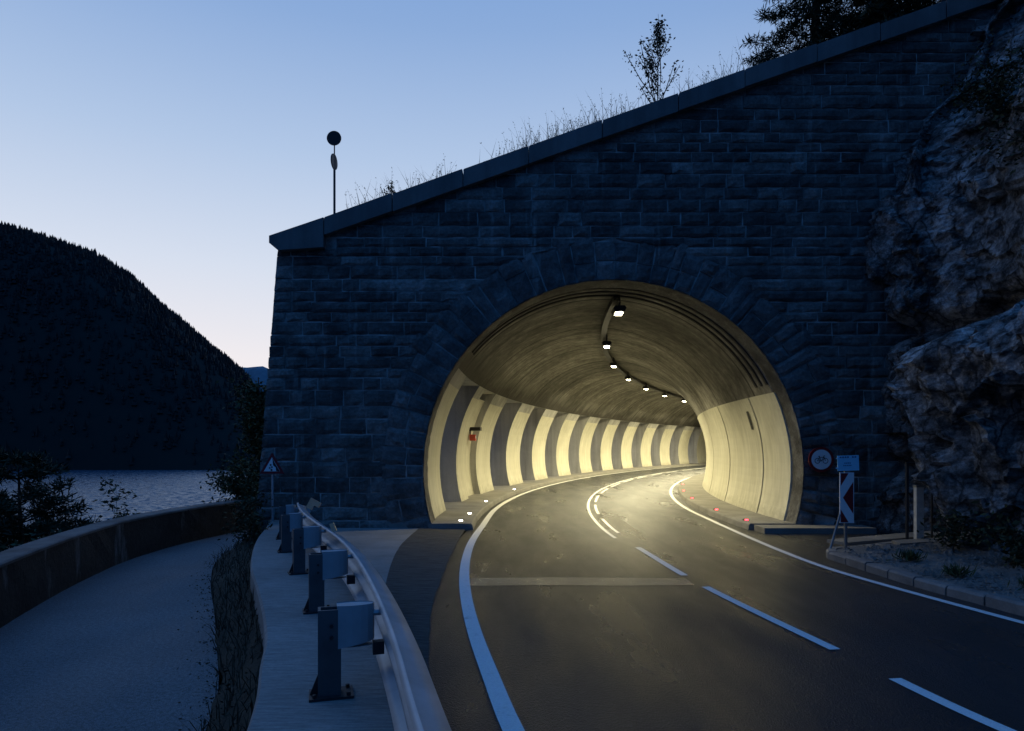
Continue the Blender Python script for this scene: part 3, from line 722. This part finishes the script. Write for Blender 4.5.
for i in range(160):
    rows.append([(*(kb[i] + (rb[i]-kb[i])*t), .115 + .28*t + .05*noise.noise((kb[i][1]*1.5, t*6, 1))*(t > 0)) for t in np.linspace(0, 1, 14)])
mb.grid(rows, flip=True); tag(mb.build('gravel_ground', gravel_mat, smooth=True), kind='structure')
mb = MB(); rnd = random.Random(11)
for k in range(7000):
    i = rnd.randrange(30, 150); t = rnd.random()**1.2*.7 + .03; c = kb[i] + (rb[i]-kb[i])*t; r = rnd.uniform(.012, .045)*(2 if rnd.random() < .05 else 1)
    z = .115 + .28*t; a = rnd.random()*6; b = len(mb.v)
    mb.v += [(c[0]+r*math.cos(a+q*1.57)*rnd.uniform(.7,1.2), c[1]+r*math.sin(a+q*1.57), z+r*.1) for q in range(4)] + [(c[0]+r*.2, c[1], z+r*rnd.uniform(.5,1.)), (c[0]-r*.3, c[1]+.2*r, z+r*rnd.uniform(.5,.9))]
    for q in range(4): mb.f.append((b+q, b+(q+1) % 4, b+4+(q > 1))); mb.m.append(0)
    mb.f.append((b, b+4, b+5)); mb.m.append(0)
tag(mb.build('gravel', gravel_mat), 'loose grey gravel between the kerb and the rock', 'gravel', kind='stuff')
# low pale slabs on the island, added to imitate tunnel light on the gravel
mb = MB(); P = [(6.35,13.0),(9.1,14.25),(9.2,14.9),(6.2,13.45)]; mb.prism(P, lambda u, v, d: (u, v, d), .1, .16); tag(mb.build('pavement', walk_mat), kind='structure')
mb = MB(); mb.prism([(7.1,12.5),(8.35,12.95),(8.5,13.4),(7.2,12.95)], lambda u, v, d: (u, v, d), .1, .215); tag(mb.build('pavement', walk_mat), kind='structure')  # second pale strip, again tunnel light on the ground shaped as a slab

# rock face: boulders and ledges from layered noise
rp = smooth_line([(8.8,17.2),(8.6,16.2),(8.8,15.5),(9.35,14.9),(9.5,14.0),(8.6,13.2),(7.65,12.4),(7.25,11.7),(7.3,11.0),(7.6,10.3),(7.85,9.4),(7.75,8.3),(8.0,6.6),(8.9,3.5),(10.2,0),(12,-5)], 320)
rn = offset(rp, 1.) - rp          # right of travel = ... towards the road or the hill, fixed below
mb = MB(); rows = []; nv = 260; rz_ = np.linspace(-.2, 17, nv)
def fbm(p, o=5, H=.9): return noise.fractal(p, H, 2.1, o)
for i in range(320):
    u = i/319; x, y = rp[i]; n = rn[i]; row = []
    front = 1/(1+math.exp(-(i-60)/4.))              # 0 near the portal, 1 for the near buttress
    for z in rz_:
        back = .22 + .03*z - .0*(1-front) + max(0, z-8.3)*.42
        top = 4.35 + .5*noise.noise((x*.5, y*.5, 9)) 
        back += front*(1.9/(1+math.exp(-(z-top)*4.5)) + max(0, z-top)*.05 - .35*math.exp(-((z-3.4)/.9)**2))
        back += (1-front)*(-.1*math.exp(-((z-3.2)/1.3)**2) + .75*math.exp(-((z-4.75-.3*noise.noise((x, y, 3)))/.28)**2) - .12*math.exp(-((z-6.3)/1.1)**2) + .5*math.exp(-((z-1.5)/.3)**2))
        back += 1.5*math.exp(-((i-50)/5.)**2)/(1+math.exp((z-4.8)*4)) - .55*math.exp(-((i-80)/10)**2)/(1+math.exp((z-4.1)*4))*min(1, z/1.5)
        back += .5/(1+math.exp(-(z-9.5)*1.5)) - .9/(1+math.exp(-(z-7.2)*2.2))*front*.7
        p = Vector((x*.55, y*.55, z*.42))
        Q = Vector((x, y, z)); wob = Vector((noise.noise(Q*1.3), noise.noise(Q*1.3 + Vector((7,1,2))), noise.noise(Q*1.3 + Vector((3,9,4)))))*.22
        blk = 0
        for fs, am in ((.62, .55), (1.5, .24), (3.6, .11)):
            q3 = Vector((x*fs, y*fs, z*fs*.8)) + wob*fs; c0 = noise.voronoi(q3)[1][0]
            tl = noise.cell_vector(c0*7.31) - Vector((.5,.5,.5)); blk += am*(tl.x*.9 + (q3-c0).dot(Vector((tl.y, tl.z, tl.x)))*1.6)
        cell = noise.voronoi(Vector((x*.8, y*.8, z*.6)) + Vector((.3*noise.noise(p*2.2), .3*noise.noise(p*2.2+Vector((5,5,5))), .3)))[0]
        d = (.25 + .1*front)*fbm(p, 4) + blk*(.75 + .45*front)
        p2 = Vector((x*2.1, y*2.1, z*1.5)); c2 = noise.voronoi(p2)[0]
        d += .05*noise.ridged_multi_fractal(p2*1.4, .9, 2.1, 5, 1., 2.)*.5 - .03 + .03*noise.noise((x*14, y*14, z*11))
        if z < .5: d *= max(.2, (z+.2)/.7)
        h = back - d
        row.append((x - n[0]*h, y - n[1]*h, z))
    rows.append(row)
rows_rock = rows
mb.grid(rows); 
o = mb.build('rock_cliff', rock_mat, None, loc=(7.2, 11, 0)); tag(o, 'rugged grey limestone cliff rising beside the portal on the right', 'rock')
# hilltop behind the cliff
mb = MB(); mb.grid([[(r[-1][0], r[-1][1], 17), (r[-1][0]+12, r[-1][1]+2, 21), (r[-1][0]+40, r[-1][1]+4, 30)] for r in rows[::10]]); tag(mb.build('hillside_terrain', soil), kind='structure')

# ------------------------------------------------------------------ plants
def leaf(mb, p, size, rnd, el=1.7, up=0.):
    d = Vector((rnd.gauss(0,1), rnd.gauss(0,1), rnd.gauss(0,.7)+up)).normalized(); w = d.cross(Vector((rnd.gauss(0,1), rnd.gauss(0,1), rnd.gauss(0,1)))).normalized()
    p = Vector(p); a = size*el; mb.face([p, p + d*a*.5 + w*size*.4, p + d*a, p + d*a*.5 - w*size*.4])
def broadleaf(name, loc, h, spread, label, cat, n=5000, lsize=.07, seed=1, group=None, mat=None, trunk_r=.06, low=.15, limbs=16, narrow=False):
    rnd = random.Random(seed); t = thing(name, loc, label, cat, group); L = Vector(loc)
    tb = MB(); lb = MB()
    top = L + Vector((rnd.uniform(-.1,.1)*h*.3, 0, h*.92)); tb.tube([L, L.lerp(top, .5) + Vector((.02*h, 0, 0)), top], [trunk_r, trunk_r*.6, trunk_r*.15], 7)
    for k in range(limbs):
        f = low + ((.97 if narrow else 1)-low)*(k+rnd.random())/limbs; b = L.lerp(top, f*.95); a = rnd.random()*6.283
        ln = spread*((1.05 - f)**1.25*.95 if narrow else 1.15 - f*.55)*rnd.uniform(.6, 1.1); rise = ln*(1.7 if narrow else rnd.uniform(.25, .8))
        e = b + Vector((math.cos(a)*ln, math.sin(a)*ln, rise)); m_ = b.lerp(e, .5) + Vector((0,0,-.08*ln))
        tb.tube([b, m_, e], [trunk_r*.38*(1.1-f)+.004, trunk_r*.2*(1.1-f)+.008, .006], 5)
        for j in range(n//limbs):
            q = rnd.random()**.6; c = b.lerp(m_, q*2) if q < .5 else m_.lerp(e, q*2-1)
            sp = .025 + .012*h if narrow else .10*spread + .20*spread*q
            leaf(lb, c + Vector((rnd.gauss(0, sp), rnd.gauss(0, sp), rnd.gauss(0, sp*.8))), lsize*rnd.uniform(.6, 1.3), rnd)
    tb.build('trunk', bark, t); lb.build('crown', mat or leaf_mat, t); return t
def conifer(name, loc, h, spread, label, n_lay=16, seed=1, group=None, dens=60, nl=.16, bush=False, low=.08):
    rnd = random.Random(seed); t = thing(name, loc, label, 'tree', group); L = Vector(loc); tb = MB(); lb = MB()
    tb.tube([L, L + Vector((.02*h, 0, h*.5)), L + Vector((0, 0, h))], [h*.022, h*.014, .008], 7)
    for k in range(n_lay):
        f = low + (1-low)*(k + rnd.random()*.6)/n_lay; nb = rnd.randint(5, 7)
        for j in range(nb):
            a = 6.283*j/nb + rnd.random(); ln = spread*((1-f)**(.55 if bush else .85))*rnd.uniform(.65, 1.15) + .12
            b = L + Vector((0, 0, h*f)); dz = (rnd.uniform(.15, .5) if bush else rnd.uniform(-.30, .02))*ln
            e = b + Vector((math.cos(a)*ln, math.sin(a)*ln, dz)); m_ = b.lerp(e, .55) + Vector((0, 0, .05*ln if bush else .0))
            tb.tube([b, m_, e], [.02, .012, .004], 4)
            for i in range(int(1.9*dens*ln/spread) + 12):
                q = rnd.uniform(.15, 1.05)**.8; c = b.lerp(m_, q/.55) if q < .55 else m_.lerp(e, (q-.55)/.45)
                w = ln*.18*(1.1-q) + .03 if not bush else .085
                if bush: c = b.lerp(e, (.45, .72, .98)[i % 3])
                c = c + Vector((rnd.gauss(0, w), rnd.gauss(0, w), rnd.gauss(0, w*.35 if not bush else w*.6)))
                leaf(lb, c, nl*.17, rnd, 5.5, .3 if bush else 0)
    tb.build('trunk', bark, t); lb.build('crown', needle, t); return t
def stalks(name, pts, hmin, hmax, mat, label, cat, seed=2, heads=True, kind='stuff', lean=.25, w=.008):
    rnd = random.Random(seed); mb = MB()
    for p in pts:
        h = rnd.uniform(hmin, hmax); a = rnd.random()*6.283; ln = h*lean*rnd.random(); P = Vector(p)
        q = P + Vector((math.cos(a)*ln*.35, math.sin(a)*ln*.35, h*.6)); e = P + Vector((math.cos(a)*ln, math.sin(a)*ln, h))
        s = Vector((w, 0, 0)); mb.face([P-s, P+s, q+s*.7, q-s*.7]); mb.face([q-s*.7, q+s*.7, e])
        if heads and rnd.random() < .6:
            for k in range(4): leaf(mb, q.lerp(e, rnd.uniform(.5, 1.)), w*2.6, rnd, 2.5, .8)
    return tag(mb.build(name, mat), label, cat, kind=kind)

conifer('pine_tree', (-11.0, 15.2, -3.6), 5.5, 2.1, 'dark bushy pine growing behind the low wall at the left edge', 10, 4, dens=230, nl=.24, bush=True, low=.25)
broadleaf('sapling', (-9.65, 16.6, -1.6), 3.0, .5, 'small leafy sapling poking up above the low wall in front of the lake', 'sapling', 260, .075, 5, limbs=9, trunk_r=.025, low=.5)
broadleaf('broadleaf_tree', (-8.95, 24.5, -4.), 9.2, .95, 'dark leafy tree beside the left end of the stone portal', 'tree', 9000, .10, 8, limbs=26, trunk_r=.12)
broadleaf('leafy_bush', (-8.35, 20.6, -1.8), 3.5, .72, 'dense bush leaning over the low wall next to the portal corner', 'bush', 4200, .07, 9, limbs=16, trunk_r=.05)
broadleaf('leafy_bush', (-9.3, 13.6, -2.0), 2.15, .8, 'low dark shrub at the foot of the pine behind the wall', 'bush', 1500, .07, 19, limbs=12, trunk_r=.03)
# plants on top of the coping slope
def top(x, dy=1.2): return (x, PY + dy, cop(x) - .2)
broadleaf('bare_sapling', top(3.75, 1.2), 3.25, 1.15, 'slender sparse sapling with upswept twigs above the sloping coping', 'sapling', 1100, .05, 12, limbs=30, trunk_r=.022, low=.06, narrow=True, mat=shrub_mat)
broadleaf('small_shrub', top(-3.05, 1.15), 1.15, .42, 'small twiggy shrub on the low part of the coping near the round sign', 'shrub', 260, .04, 13, limbs=14, trunk_r=.012, narrow=True, low=.02, mat=shrub_mat)
broadleaf('small_shrub', top(1.75, 1.4), .8, .5, 'tiny ragged shrub on the coping left of the slender sapling', 'shrub', 120, .035, 14, limbs=10, trunk_r=.01, narrow=True, low=.02, mat=shrub_mat)
rnd = random.Random(5); pts = []
for k in range(900):
    x = rnd.choice((rnd.uniform(-4.2, -1.5), rnd.uniform(-1, 7), rnd.gauss(.9, .5), rnd.gauss(2.2, .6), rnd.gauss(5.6, .7))); dy = rnd.uniform(.97, 1.5); pts.append((x, PY+dy, cop(x) - .2))
stalks('tall_grass', pts, .45, 1.3, dry_grass, 'thin dry grass stalks growing along the top of the coping', 'grass', lean=.6, w=.008)
for i, (x, dy, h, sp, sd, l) in enumerate(((6.9, 2.2, 2.0, .8, 21, 'short thin young spruce, leftmost of the trees above the coping'), (9.1, 4.5, 9.0, 2.3, 22, 'tall dark spruce left of the group above the coping'), (11.6, 5.5, 11., 2.6, 23, 'tall dark spruce in the middle of the group above the coping'), (13.6, 4.5, 11., 2.6, 24, 'dark spruce nearest the cliff above the coping'), (10.6, 3.0, 5.0, 1.7, 25, 'shorter dense spruce in front of the tall ones above the coping'))):
    conifer('spruce_tree', (x, PY+dy, cop(x)-.5), h, sp, l, 20 if h > 3 else 9, sd, 'spruces above the portal', dens=170 if h > 3 else 26, nl=.24 if h > 3 else .16)
# verge plants
rnd = random.Random(6); pts = []
for k in range(1500):
    i = rnd.randrange(20, 92); t = rnd.random(); c = path_r[i] + (vr[i]-path_r[i])*t; pts.append((c[0], c[1], PZ + .44*t))
stalks('verge_grass', pts, .10, .36, litter, 'dry brown weeds and grass on the verge beside the path', 'grass', 7, False, lean=1.3, w=.006)
rnd = random.Random(16); vp = MB()
for k in range(2600):
    i = rnd.randrange(15, 95); t = rnd.random(); c = path_r[i] + (vr[i]-path_r[i])*t; leaf(vp, (c[0]+rnd.gauss(0,.05), c[1], PZ + .44*t + abs(rnd.gauss(0,.07))), .024*rnd.uniform(.6,1.5), rnd)
for k in range(1500):
    i = rnd.randrange(15, 95); c = path_r[i]; d = abs(rnd.gauss(0, .16)); leaf(vp, (c[0]-d+rnd.gauss(0,.03), c[1]+rnd.gauss(0,.08), PZ + .012), .018*rnd.uniform(.6,1.5), rnd)
tag(vp.build('ground_cover', litter), 'matted low leaves on the verge between path and plinth', 'ground cover', kind='stuff')
broadleaf('verge_shrub', (-5.35, 14.2, -.3), 1.0, .40, 'wispy shrub at the end of the verge below the portal corner', 'shrub', 300, .05, 31, limbs=14, trunk_r=.012, narrow=True, low=.03, mat=shrub_mat)
broadleaf('verge_shrub', (-5.95, 15.6, -.3), 1.2, .5, 'dark shrub against the foot of the left portal corner', 'shrub', 900, .055, 32, limbs=14, trunk_r=.012, low=.05, mat=shrub_mat)
def rk(i, z):
    p = rows_rock[i][int(np.argmin(abs(rz_ - z)))]; return (p[0] + .1, p[1] + .05, p[2])
# plants on the rock and gravel
tufts = [(6.25,9.6,.28,'grassy tuft on the gravel nearest the kerb'), (6.35,10.9,.22,'small tuft on the gravel behind the chevron sign'), (6.6,8.6,.32,'grassy tuft close to the right picture edge on the gravel')]
for i, (x, y, h, l) in enumerate(tufts):
    rnd = random.Random(40+i); mb = MB()
    for k in range(120):
        a = rnd.random()*6.283; r = abs(rnd.gauss(0,.10)); b = Vector((x+r*math.cos(a), y+r*math.sin(a), .17)); leaf(mb, b, .022, rnd, 9, 1.6)
    o = mb.build('grass_tuft', weed_mat, None, loc=(x, y, .15)); tag(o, l, 'plant', 'tufts on the gravel')
for i, (x, y, z, h, sp, n, l) in enumerate(((7.3, 11.3, .25, .65, .35, 420, 'upright leafy bush at the foot of the rock behind the chevron sign'), (7.3, 10.0, .25, .6, .5, 600, 'low spreading bush at the base of the near rock'), (7.2, 8.6, .25, .7, .6, 700, 'low weeds against the rock at the right picture edge'),
      (*rk(40, 8.6), 1.5, .9, 2600, 'dark shrub hanging on the upper rock beside the coping'), (*rk(95, 7.2), 1.5, 1.2, 3200, 'dark shrub on the ledge of the upper cliff'), (*rk(125, 6.6), 1.5, 1.2, 3000, 'dark shrub on the cliff ledge at the right picture edge'), (*rk(75, 9.4), 1.6, 1.2, 2800, 'dark shrub high on the cliff near the picture top'))):
    broadleaf('rock_shrub', (x, y, z), h, sp, l, 'shrub', n, .055, 60+i, 'shrubs on the rock', mat=shrub_mat, limbs=16, trunk_r=.02, low=.05)

# ------------------------------------------------------------------ signs
def disc(mb, c, r, y0, y1, n=40, m=0):
    mb.prism([(c[0]+r*math.cos(2*math.pi*k/n), c[1]+r*math.sin(2*math.pi*k/n)) for k in range(n)], lambda u, v, d: (u, d, v), y1, y0, m)
def ringm(mb, c, r0, r1, y0, n=40):
    for k in range(n):
        a, b = 2*math.pi*k/n, 2*math.pi*(k+1)/n
        mb.face([(c[0]+r*math.cos(q), y0, c[1]+r*math.sin(q)) for r, q in ((r0,a),(r1,a),(r1,b),(r0,b))])
def bar(mb, a, b, w, y):
    a, b = Vector(a), Vector(b); n = Vector((-(b-a).y, (b-a).x)).normalized()*w/2
    mb.face([(p[0], y, p[1]) for p in (a-n, b-n, b+n, a+n)])
# cycling sign on the wall
sx, sz, sy = 7.31, 1.68, PY - .16
cy = thing('round_sign', (sx, sy, sz), 'round white sign with red rim and bicycle symbol on the stone wall', 'sign')
mb = MB(); disc(mb, (sx, sz), .30, sy, sy+.02); mb.build('disc', sign_red, cy)
mb = MB(); disc(mb, (sx, sz), .235, sy-.004, sy-.001); mb.build('face', sign_white, cy)
mb = MB(); y = sy-.007
for q in (-.095, .095): ringm(mb, (sx+q, sz-.03), .052, .066, y)
for a, b in (((-.095,-.03),(-.045,.05)), ((-.045,.05),(.055,.055)), ((.055,.055),(.0,-.035)), ((.0,-.035),(-.045,.05)), ((-.095,-.03),(.0,-.035)), ((.095,-.03),(.05,.085)), ((.05,.085),(.085,.09)), ((-.045,.05),(-.055,.075)), ((-.08,.078),(-.03,.078))):
    bar(mb, (sx+a[0], sz+a[1]), (sx+b[0], sz+b[1]), .014, y)
mb.build('bicycle_symbol', sign_black, cy)
mb = MB(); mb.box(sx-.02, sy+.02, sz-.2, sx+.02, PY+.05, sz+.2); mb.build('bracket', grey_metal, cy)
# chevron board, with the pale blue direction board on its pole above
cxp, cyp = 6.15, 12.55
ch = thing('chevron_sign', (cxp, cyp, .12), 'red and white chevron board pointing left on a grey pole at the kerb end', 'sign')
mb = MB(); mb.tube([(cxp, cyp+.04, .1), (cxp, cyp+.04, 1.76)], .03, 10); mb.build('pole', grey_metal, ch)
mb = MB(); mb.tube([(cxp-.36, cyp-.1, .08), (cxp-.03, cyp+.05, .98)], .022, 8); mb.build('brace', grey_metal, ch)
Y0 = cyp - .01; bx0, bx1, bz0, bz1 = cxp-.115, cxp+.115, .60, 1.50
mb = MB(); mb.box(bx0-.014, Y0, bz0-.014, bx1+.014, Y0+.025, bz1+.014); mb.build('board', sign_white, ch)
mb = MB(); y = Y0-.004; hgt = bz1-bz0; mz = (bz0+bz1)/2
def P(u, v): return (bx0 + u*(bx1-bx0), y, bz0 + v*hgt)
# red areas around two white arms meeting at the left edge
mb.face([P(0.02,.99), P(0.02,.82), P(.98,.99)][::1]) if False else None
mb.face([P(.0,1.), P(.0,.74), P(.62,1.)]); mb.face([P(.0,0.), P(.62,0.), P(.0,.26)])
mb.face([P(.18,.5), P(1.,.17), P(1.,.83)])
mb.build('red_field', sign_red, ch)
db = thing('direction_sign', (cxp+.02, cyp, 1.6), 'pale blue direction board with small dark marks above the chevron board', 'sign')
Mx = Matrix.Translation((cxp-.02, cyp-.02, 1.545)) @ Matrix.Rotation(-.03, 4, 'Y') @ Matrix.Diagonal((1,1,.88,1))
mb = MB(); mb.prism([(-.15,.0),(.24,.0),(.24,.32),(-.15,.32),(-.15,.27),(-.18,.26),(-.15,.24),(-.15,.08),(-.19,.06),(-.15,.03)], lambda u, v, d: Mx @ Vector((u, d, v)), .02, 0); mb.build('board', sign_blue, db)
mb = MB()
for k in range(7):
    if k == 4: continue
    mb.box(-.11+k*.045, -.004, .268, -.11+k*.045+.03, -.001, .30, M=Mx)
for k in range(4): mb.box(-.03+k*.032, -.004, .15, -.03+k*.032+.02, -.001, .172, M=Mx)
for k in range(5): mb.box(-.05+k*.032, -.004, .10, -.05+k*.032+.02, -.001, .12, M=Mx)
mb.build('lettering_marks', sign_ink, db)
mb = MB(); mb.box(-.02, .02, -.05, .08, .05, .28, M=Mx); mb.build('clamp', grey_metal, db)
# warning triangle at the left corner of the portal
tx, ty = -5.58, PY - .42
tr = thing('warning_sign', (tx, ty, 0), 'red rimmed warning triangle on a thin pole at the left corner of the portal', 'sign')
mb = MB(); mb.tube([(tx, ty+.04, -.3), (tx, ty+.04, 1.68)], .026, 8); mb.build('pole', galv, tr)
def tri(s, z0): 
    r = .33*s; cz = 1.52
    return [(tx + r*math.cos(a), cz + r*math.sin(a)) for a in (R(90), R(210), R(330))]
mb = MB(); mb.prism(tri(1.0, 0), lambda u, v, d: (u, d, v), ty+.02, ty); mb.build('plate', sign_red, tr)
mb = MB(); mb.prism(tri(.66, 0), lambda u, v, d: (u, d, v), ty-.003, ty-.006); mb.build('face', sign_white, tr)
mb = MB(); y = ty-.009
mb.face([(tx+a, y, 1.52+b) for a, b in ((.01,.2),(.03,.03),(.09,-.02),(.10,-.10),(.185,-.11),(.06,.1))])
for a, b, r in ((-.03,.04,.022),(-.05,-.03,.02),(.0,-.01,.02),(-.01,-.075,.026)): mb.face([(tx+a+r*math.cos(k), y, 1.52+b+r*math.sin(k)*1.1) for k in (0,1.1,2.3,3.4,4.6,5.5)])
mb.build('symbol', sign_black, tr)
# round sign seen from behind, on the coping
rx, ry = -4.55, PY + 1.15
rs = thing('round_sign', (rx, ry, 6.9), 'dark round sign on a tall thin pole above the left end of the coping', 'sign')
mb = MB(); mb.tube([(rx, ry+.05, 6.6), (rx, ry+.05, 9.45)], [.032, .03], 8); mb.build('pole', dark_metal, rs)
mb = MB(); disc(mb, (rx, 9.87-.0), .185, ry, ry+.025); mb.build('disc', sign_black, rs)
mb = MB(); mb.tube([(rx, ry+.05, 9.4), (rx, ry+.05, 9.75)], .016, 6); mb.build('stem', dark_metal, rs)
mb = MB(); Mx = Matrix.Translation((rx, ry+.02, 9.27)) @ Matrix.Rotation(R(80), 4, 'Z')
mb.prism([(.18*math.cos(k*.2618), .2*math.sin(k*.2618)) for k in range(24)], lambda u, v, d: Mx @ Vector((u, d, v)), .015, -.015); mb.build('side_disc', dark_metal, rs)

# gate frame and marker post at the rock
gx, gy = 7.78, 13.45
gt = thing('gate_frame', (gx, gy, .2), 'thin dark metal gate frame standing in the gap before the rock', 'gate')
mb = MB(); mb.tube([(gx, gy, .15), (gx, gy, 1.66)], .03, 8); mb.build('post', dark_metal, gt)
mb = MB(); mb.tube([(gx+.55, gy+.1, .15), (gx+.55, gy+.1, 1.66)], .022, 8); mb.build('post', dark_metal, gt)
mb = MB(); mb.tube([(gx-.03, gy, 1.66), (gx+.75, gy+.13, 1.63)], .025, 8); mb.build('top_rail', dark_metal, gt)
mp = thing('marker_post', (7.9, 13.25, .2), 'short pale marker post beside the dark gate frame', 'post')
mb = MB(); mb.box(7.82, 13.2, .15, 7.96, 13.3, 1.2); mb.build('shaft', post_white, mp)
mb = MB(); mb.box(7.81, 13.19, 1.2, 7.97, 13.31, 1.24); mb.build('cap', grey_metal, mp)

# ------------------------------------------------------------------ sky and sun
w = bpy.data.worlds.new('World'); sc.world = w; w.use_nodes = True; nt = w.node_tree
N = nt.nodes.new; Lk = nt.links.new; bg = nt.nodes['Background']
SUN_EL, SUN_ROT = R(1.0), R(-28)
sky = N('ShaderNodeTexSky'); sky.sky_type = 'NISHITA'; sky.sun_disc = False; sky.sun_elevation = SUN_EL; sky.sun_rotation = SUN_ROT
tc = N('ShaderNodeTexCoord'); sp_ = N('ShaderNodeSeparateXYZ'); Lk(tc.outputs['Generated'], sp_.inputs[0])
def wramp(src, stops):
    x = N('ShaderNodeValToRGB'); e = x.color_ramp.elements
    while len(e) < len(stops): e.new(.5)
    for i, (p, c) in enumerate(stops): e[i].position = p; e[i].color = (*c, 1)
    Lk(src, x.inputs[0]); return x.outputs[0]
front = wramp(sp_.outputs[2], [(0, (.90,.84,.84)), (.12, (.84,.82,.86)), (.24, (.66,.73,.86)), (.38, (.44,.57,.79)), (.52, (.26,.41,.70)), (.75, (.07,.24,.62)), (1., (.03,.18,.58))])
rear = wramp(sp_.outputs[2], [(0, (.005,.030,.11)), (.3, (.009,.062,.22)), (.75, (.03,.18,.58)), (1., (.03,.18,.58))])
dt = N('ShaderNodeVectorMath'); dt.operation = 'DOT_PRODUCT'; Lk(tc.outputs['Generated'], dt.inputs[0]); dt.inputs[1].default_value = (-.40, .917, 0)
mr = N('ShaderNodeMapRange'); mr.interpolation_type = 'SMOOTHSTEP'; mr.inputs['From Min'].default_value = -.15; mr.inputs['From Max'].default_value = .75; Lk(dt.outputs['Value'], mr.inputs['Value'])
mx = N('ShaderNodeMix'); mx.data_type = 'RGBA'; Lk(mr.outputs[0], mx.inputs[0]); Lk(rear, mx.inputs[6]); Lk(front, mx.inputs[7])
sm = N('ShaderNodeMix'); sm.data_type = 'RGBA'; sm.blend_type = 'ADD'; sm.inputs[0].default_value = .004; Lk(mx.outputs[2], sm.inputs[6]); Lk(sky.outputs[0], sm.inputs[7])
Lk(sm.outputs[2], bg.inputs['Color']); bg.inputs['Strength'].default_value = 1.0
sd = bpy.data.lights.new('sun', 'SUN'); sd.energy = .05; sd.angle = R(40); sd.color = (.7, .8, 1.)
so = bpy.data.objects.new('sun', sd); COL.objects.link(so); so.location = (-20, 40, 30)
so.rotation_euler = Vector((.40, -.917, -.3)).to_track_quat('-Z', 'Y').to_euler()

# ------------------------------------------------------------------ camera and render
cd = bpy.data.cameras.new('camera'); cam = bpy.data.objects.new('camera', cd); COL.objects.link(cam); sc.camera = cam
cam.location = (0, 0, 2.0); cam.rotation_euler = (R(90), 0, 0)
cd.sensor_width = 36; cd.lens = 683/1024*36; cd.shift_y = (446 - 365.5)/1024; cd.clip_end = 20000; cd.clip_start = .05
sc.view_settings.view_transform = 'Standard'; sc.view_settings.look = 'None'; sc.view_settings.gamma = 1; sc.view_settings.exposure = 0
sc.cycles.use_denoising = True; sc.cycles.max_bounces = 8; sc.cycles.diffuse_bounces = 5; sc.cycles.glossy_bounces = 3
sc.cycles.caustics_reflective = False; sc.cycles.sample_clamp_indirect = 4
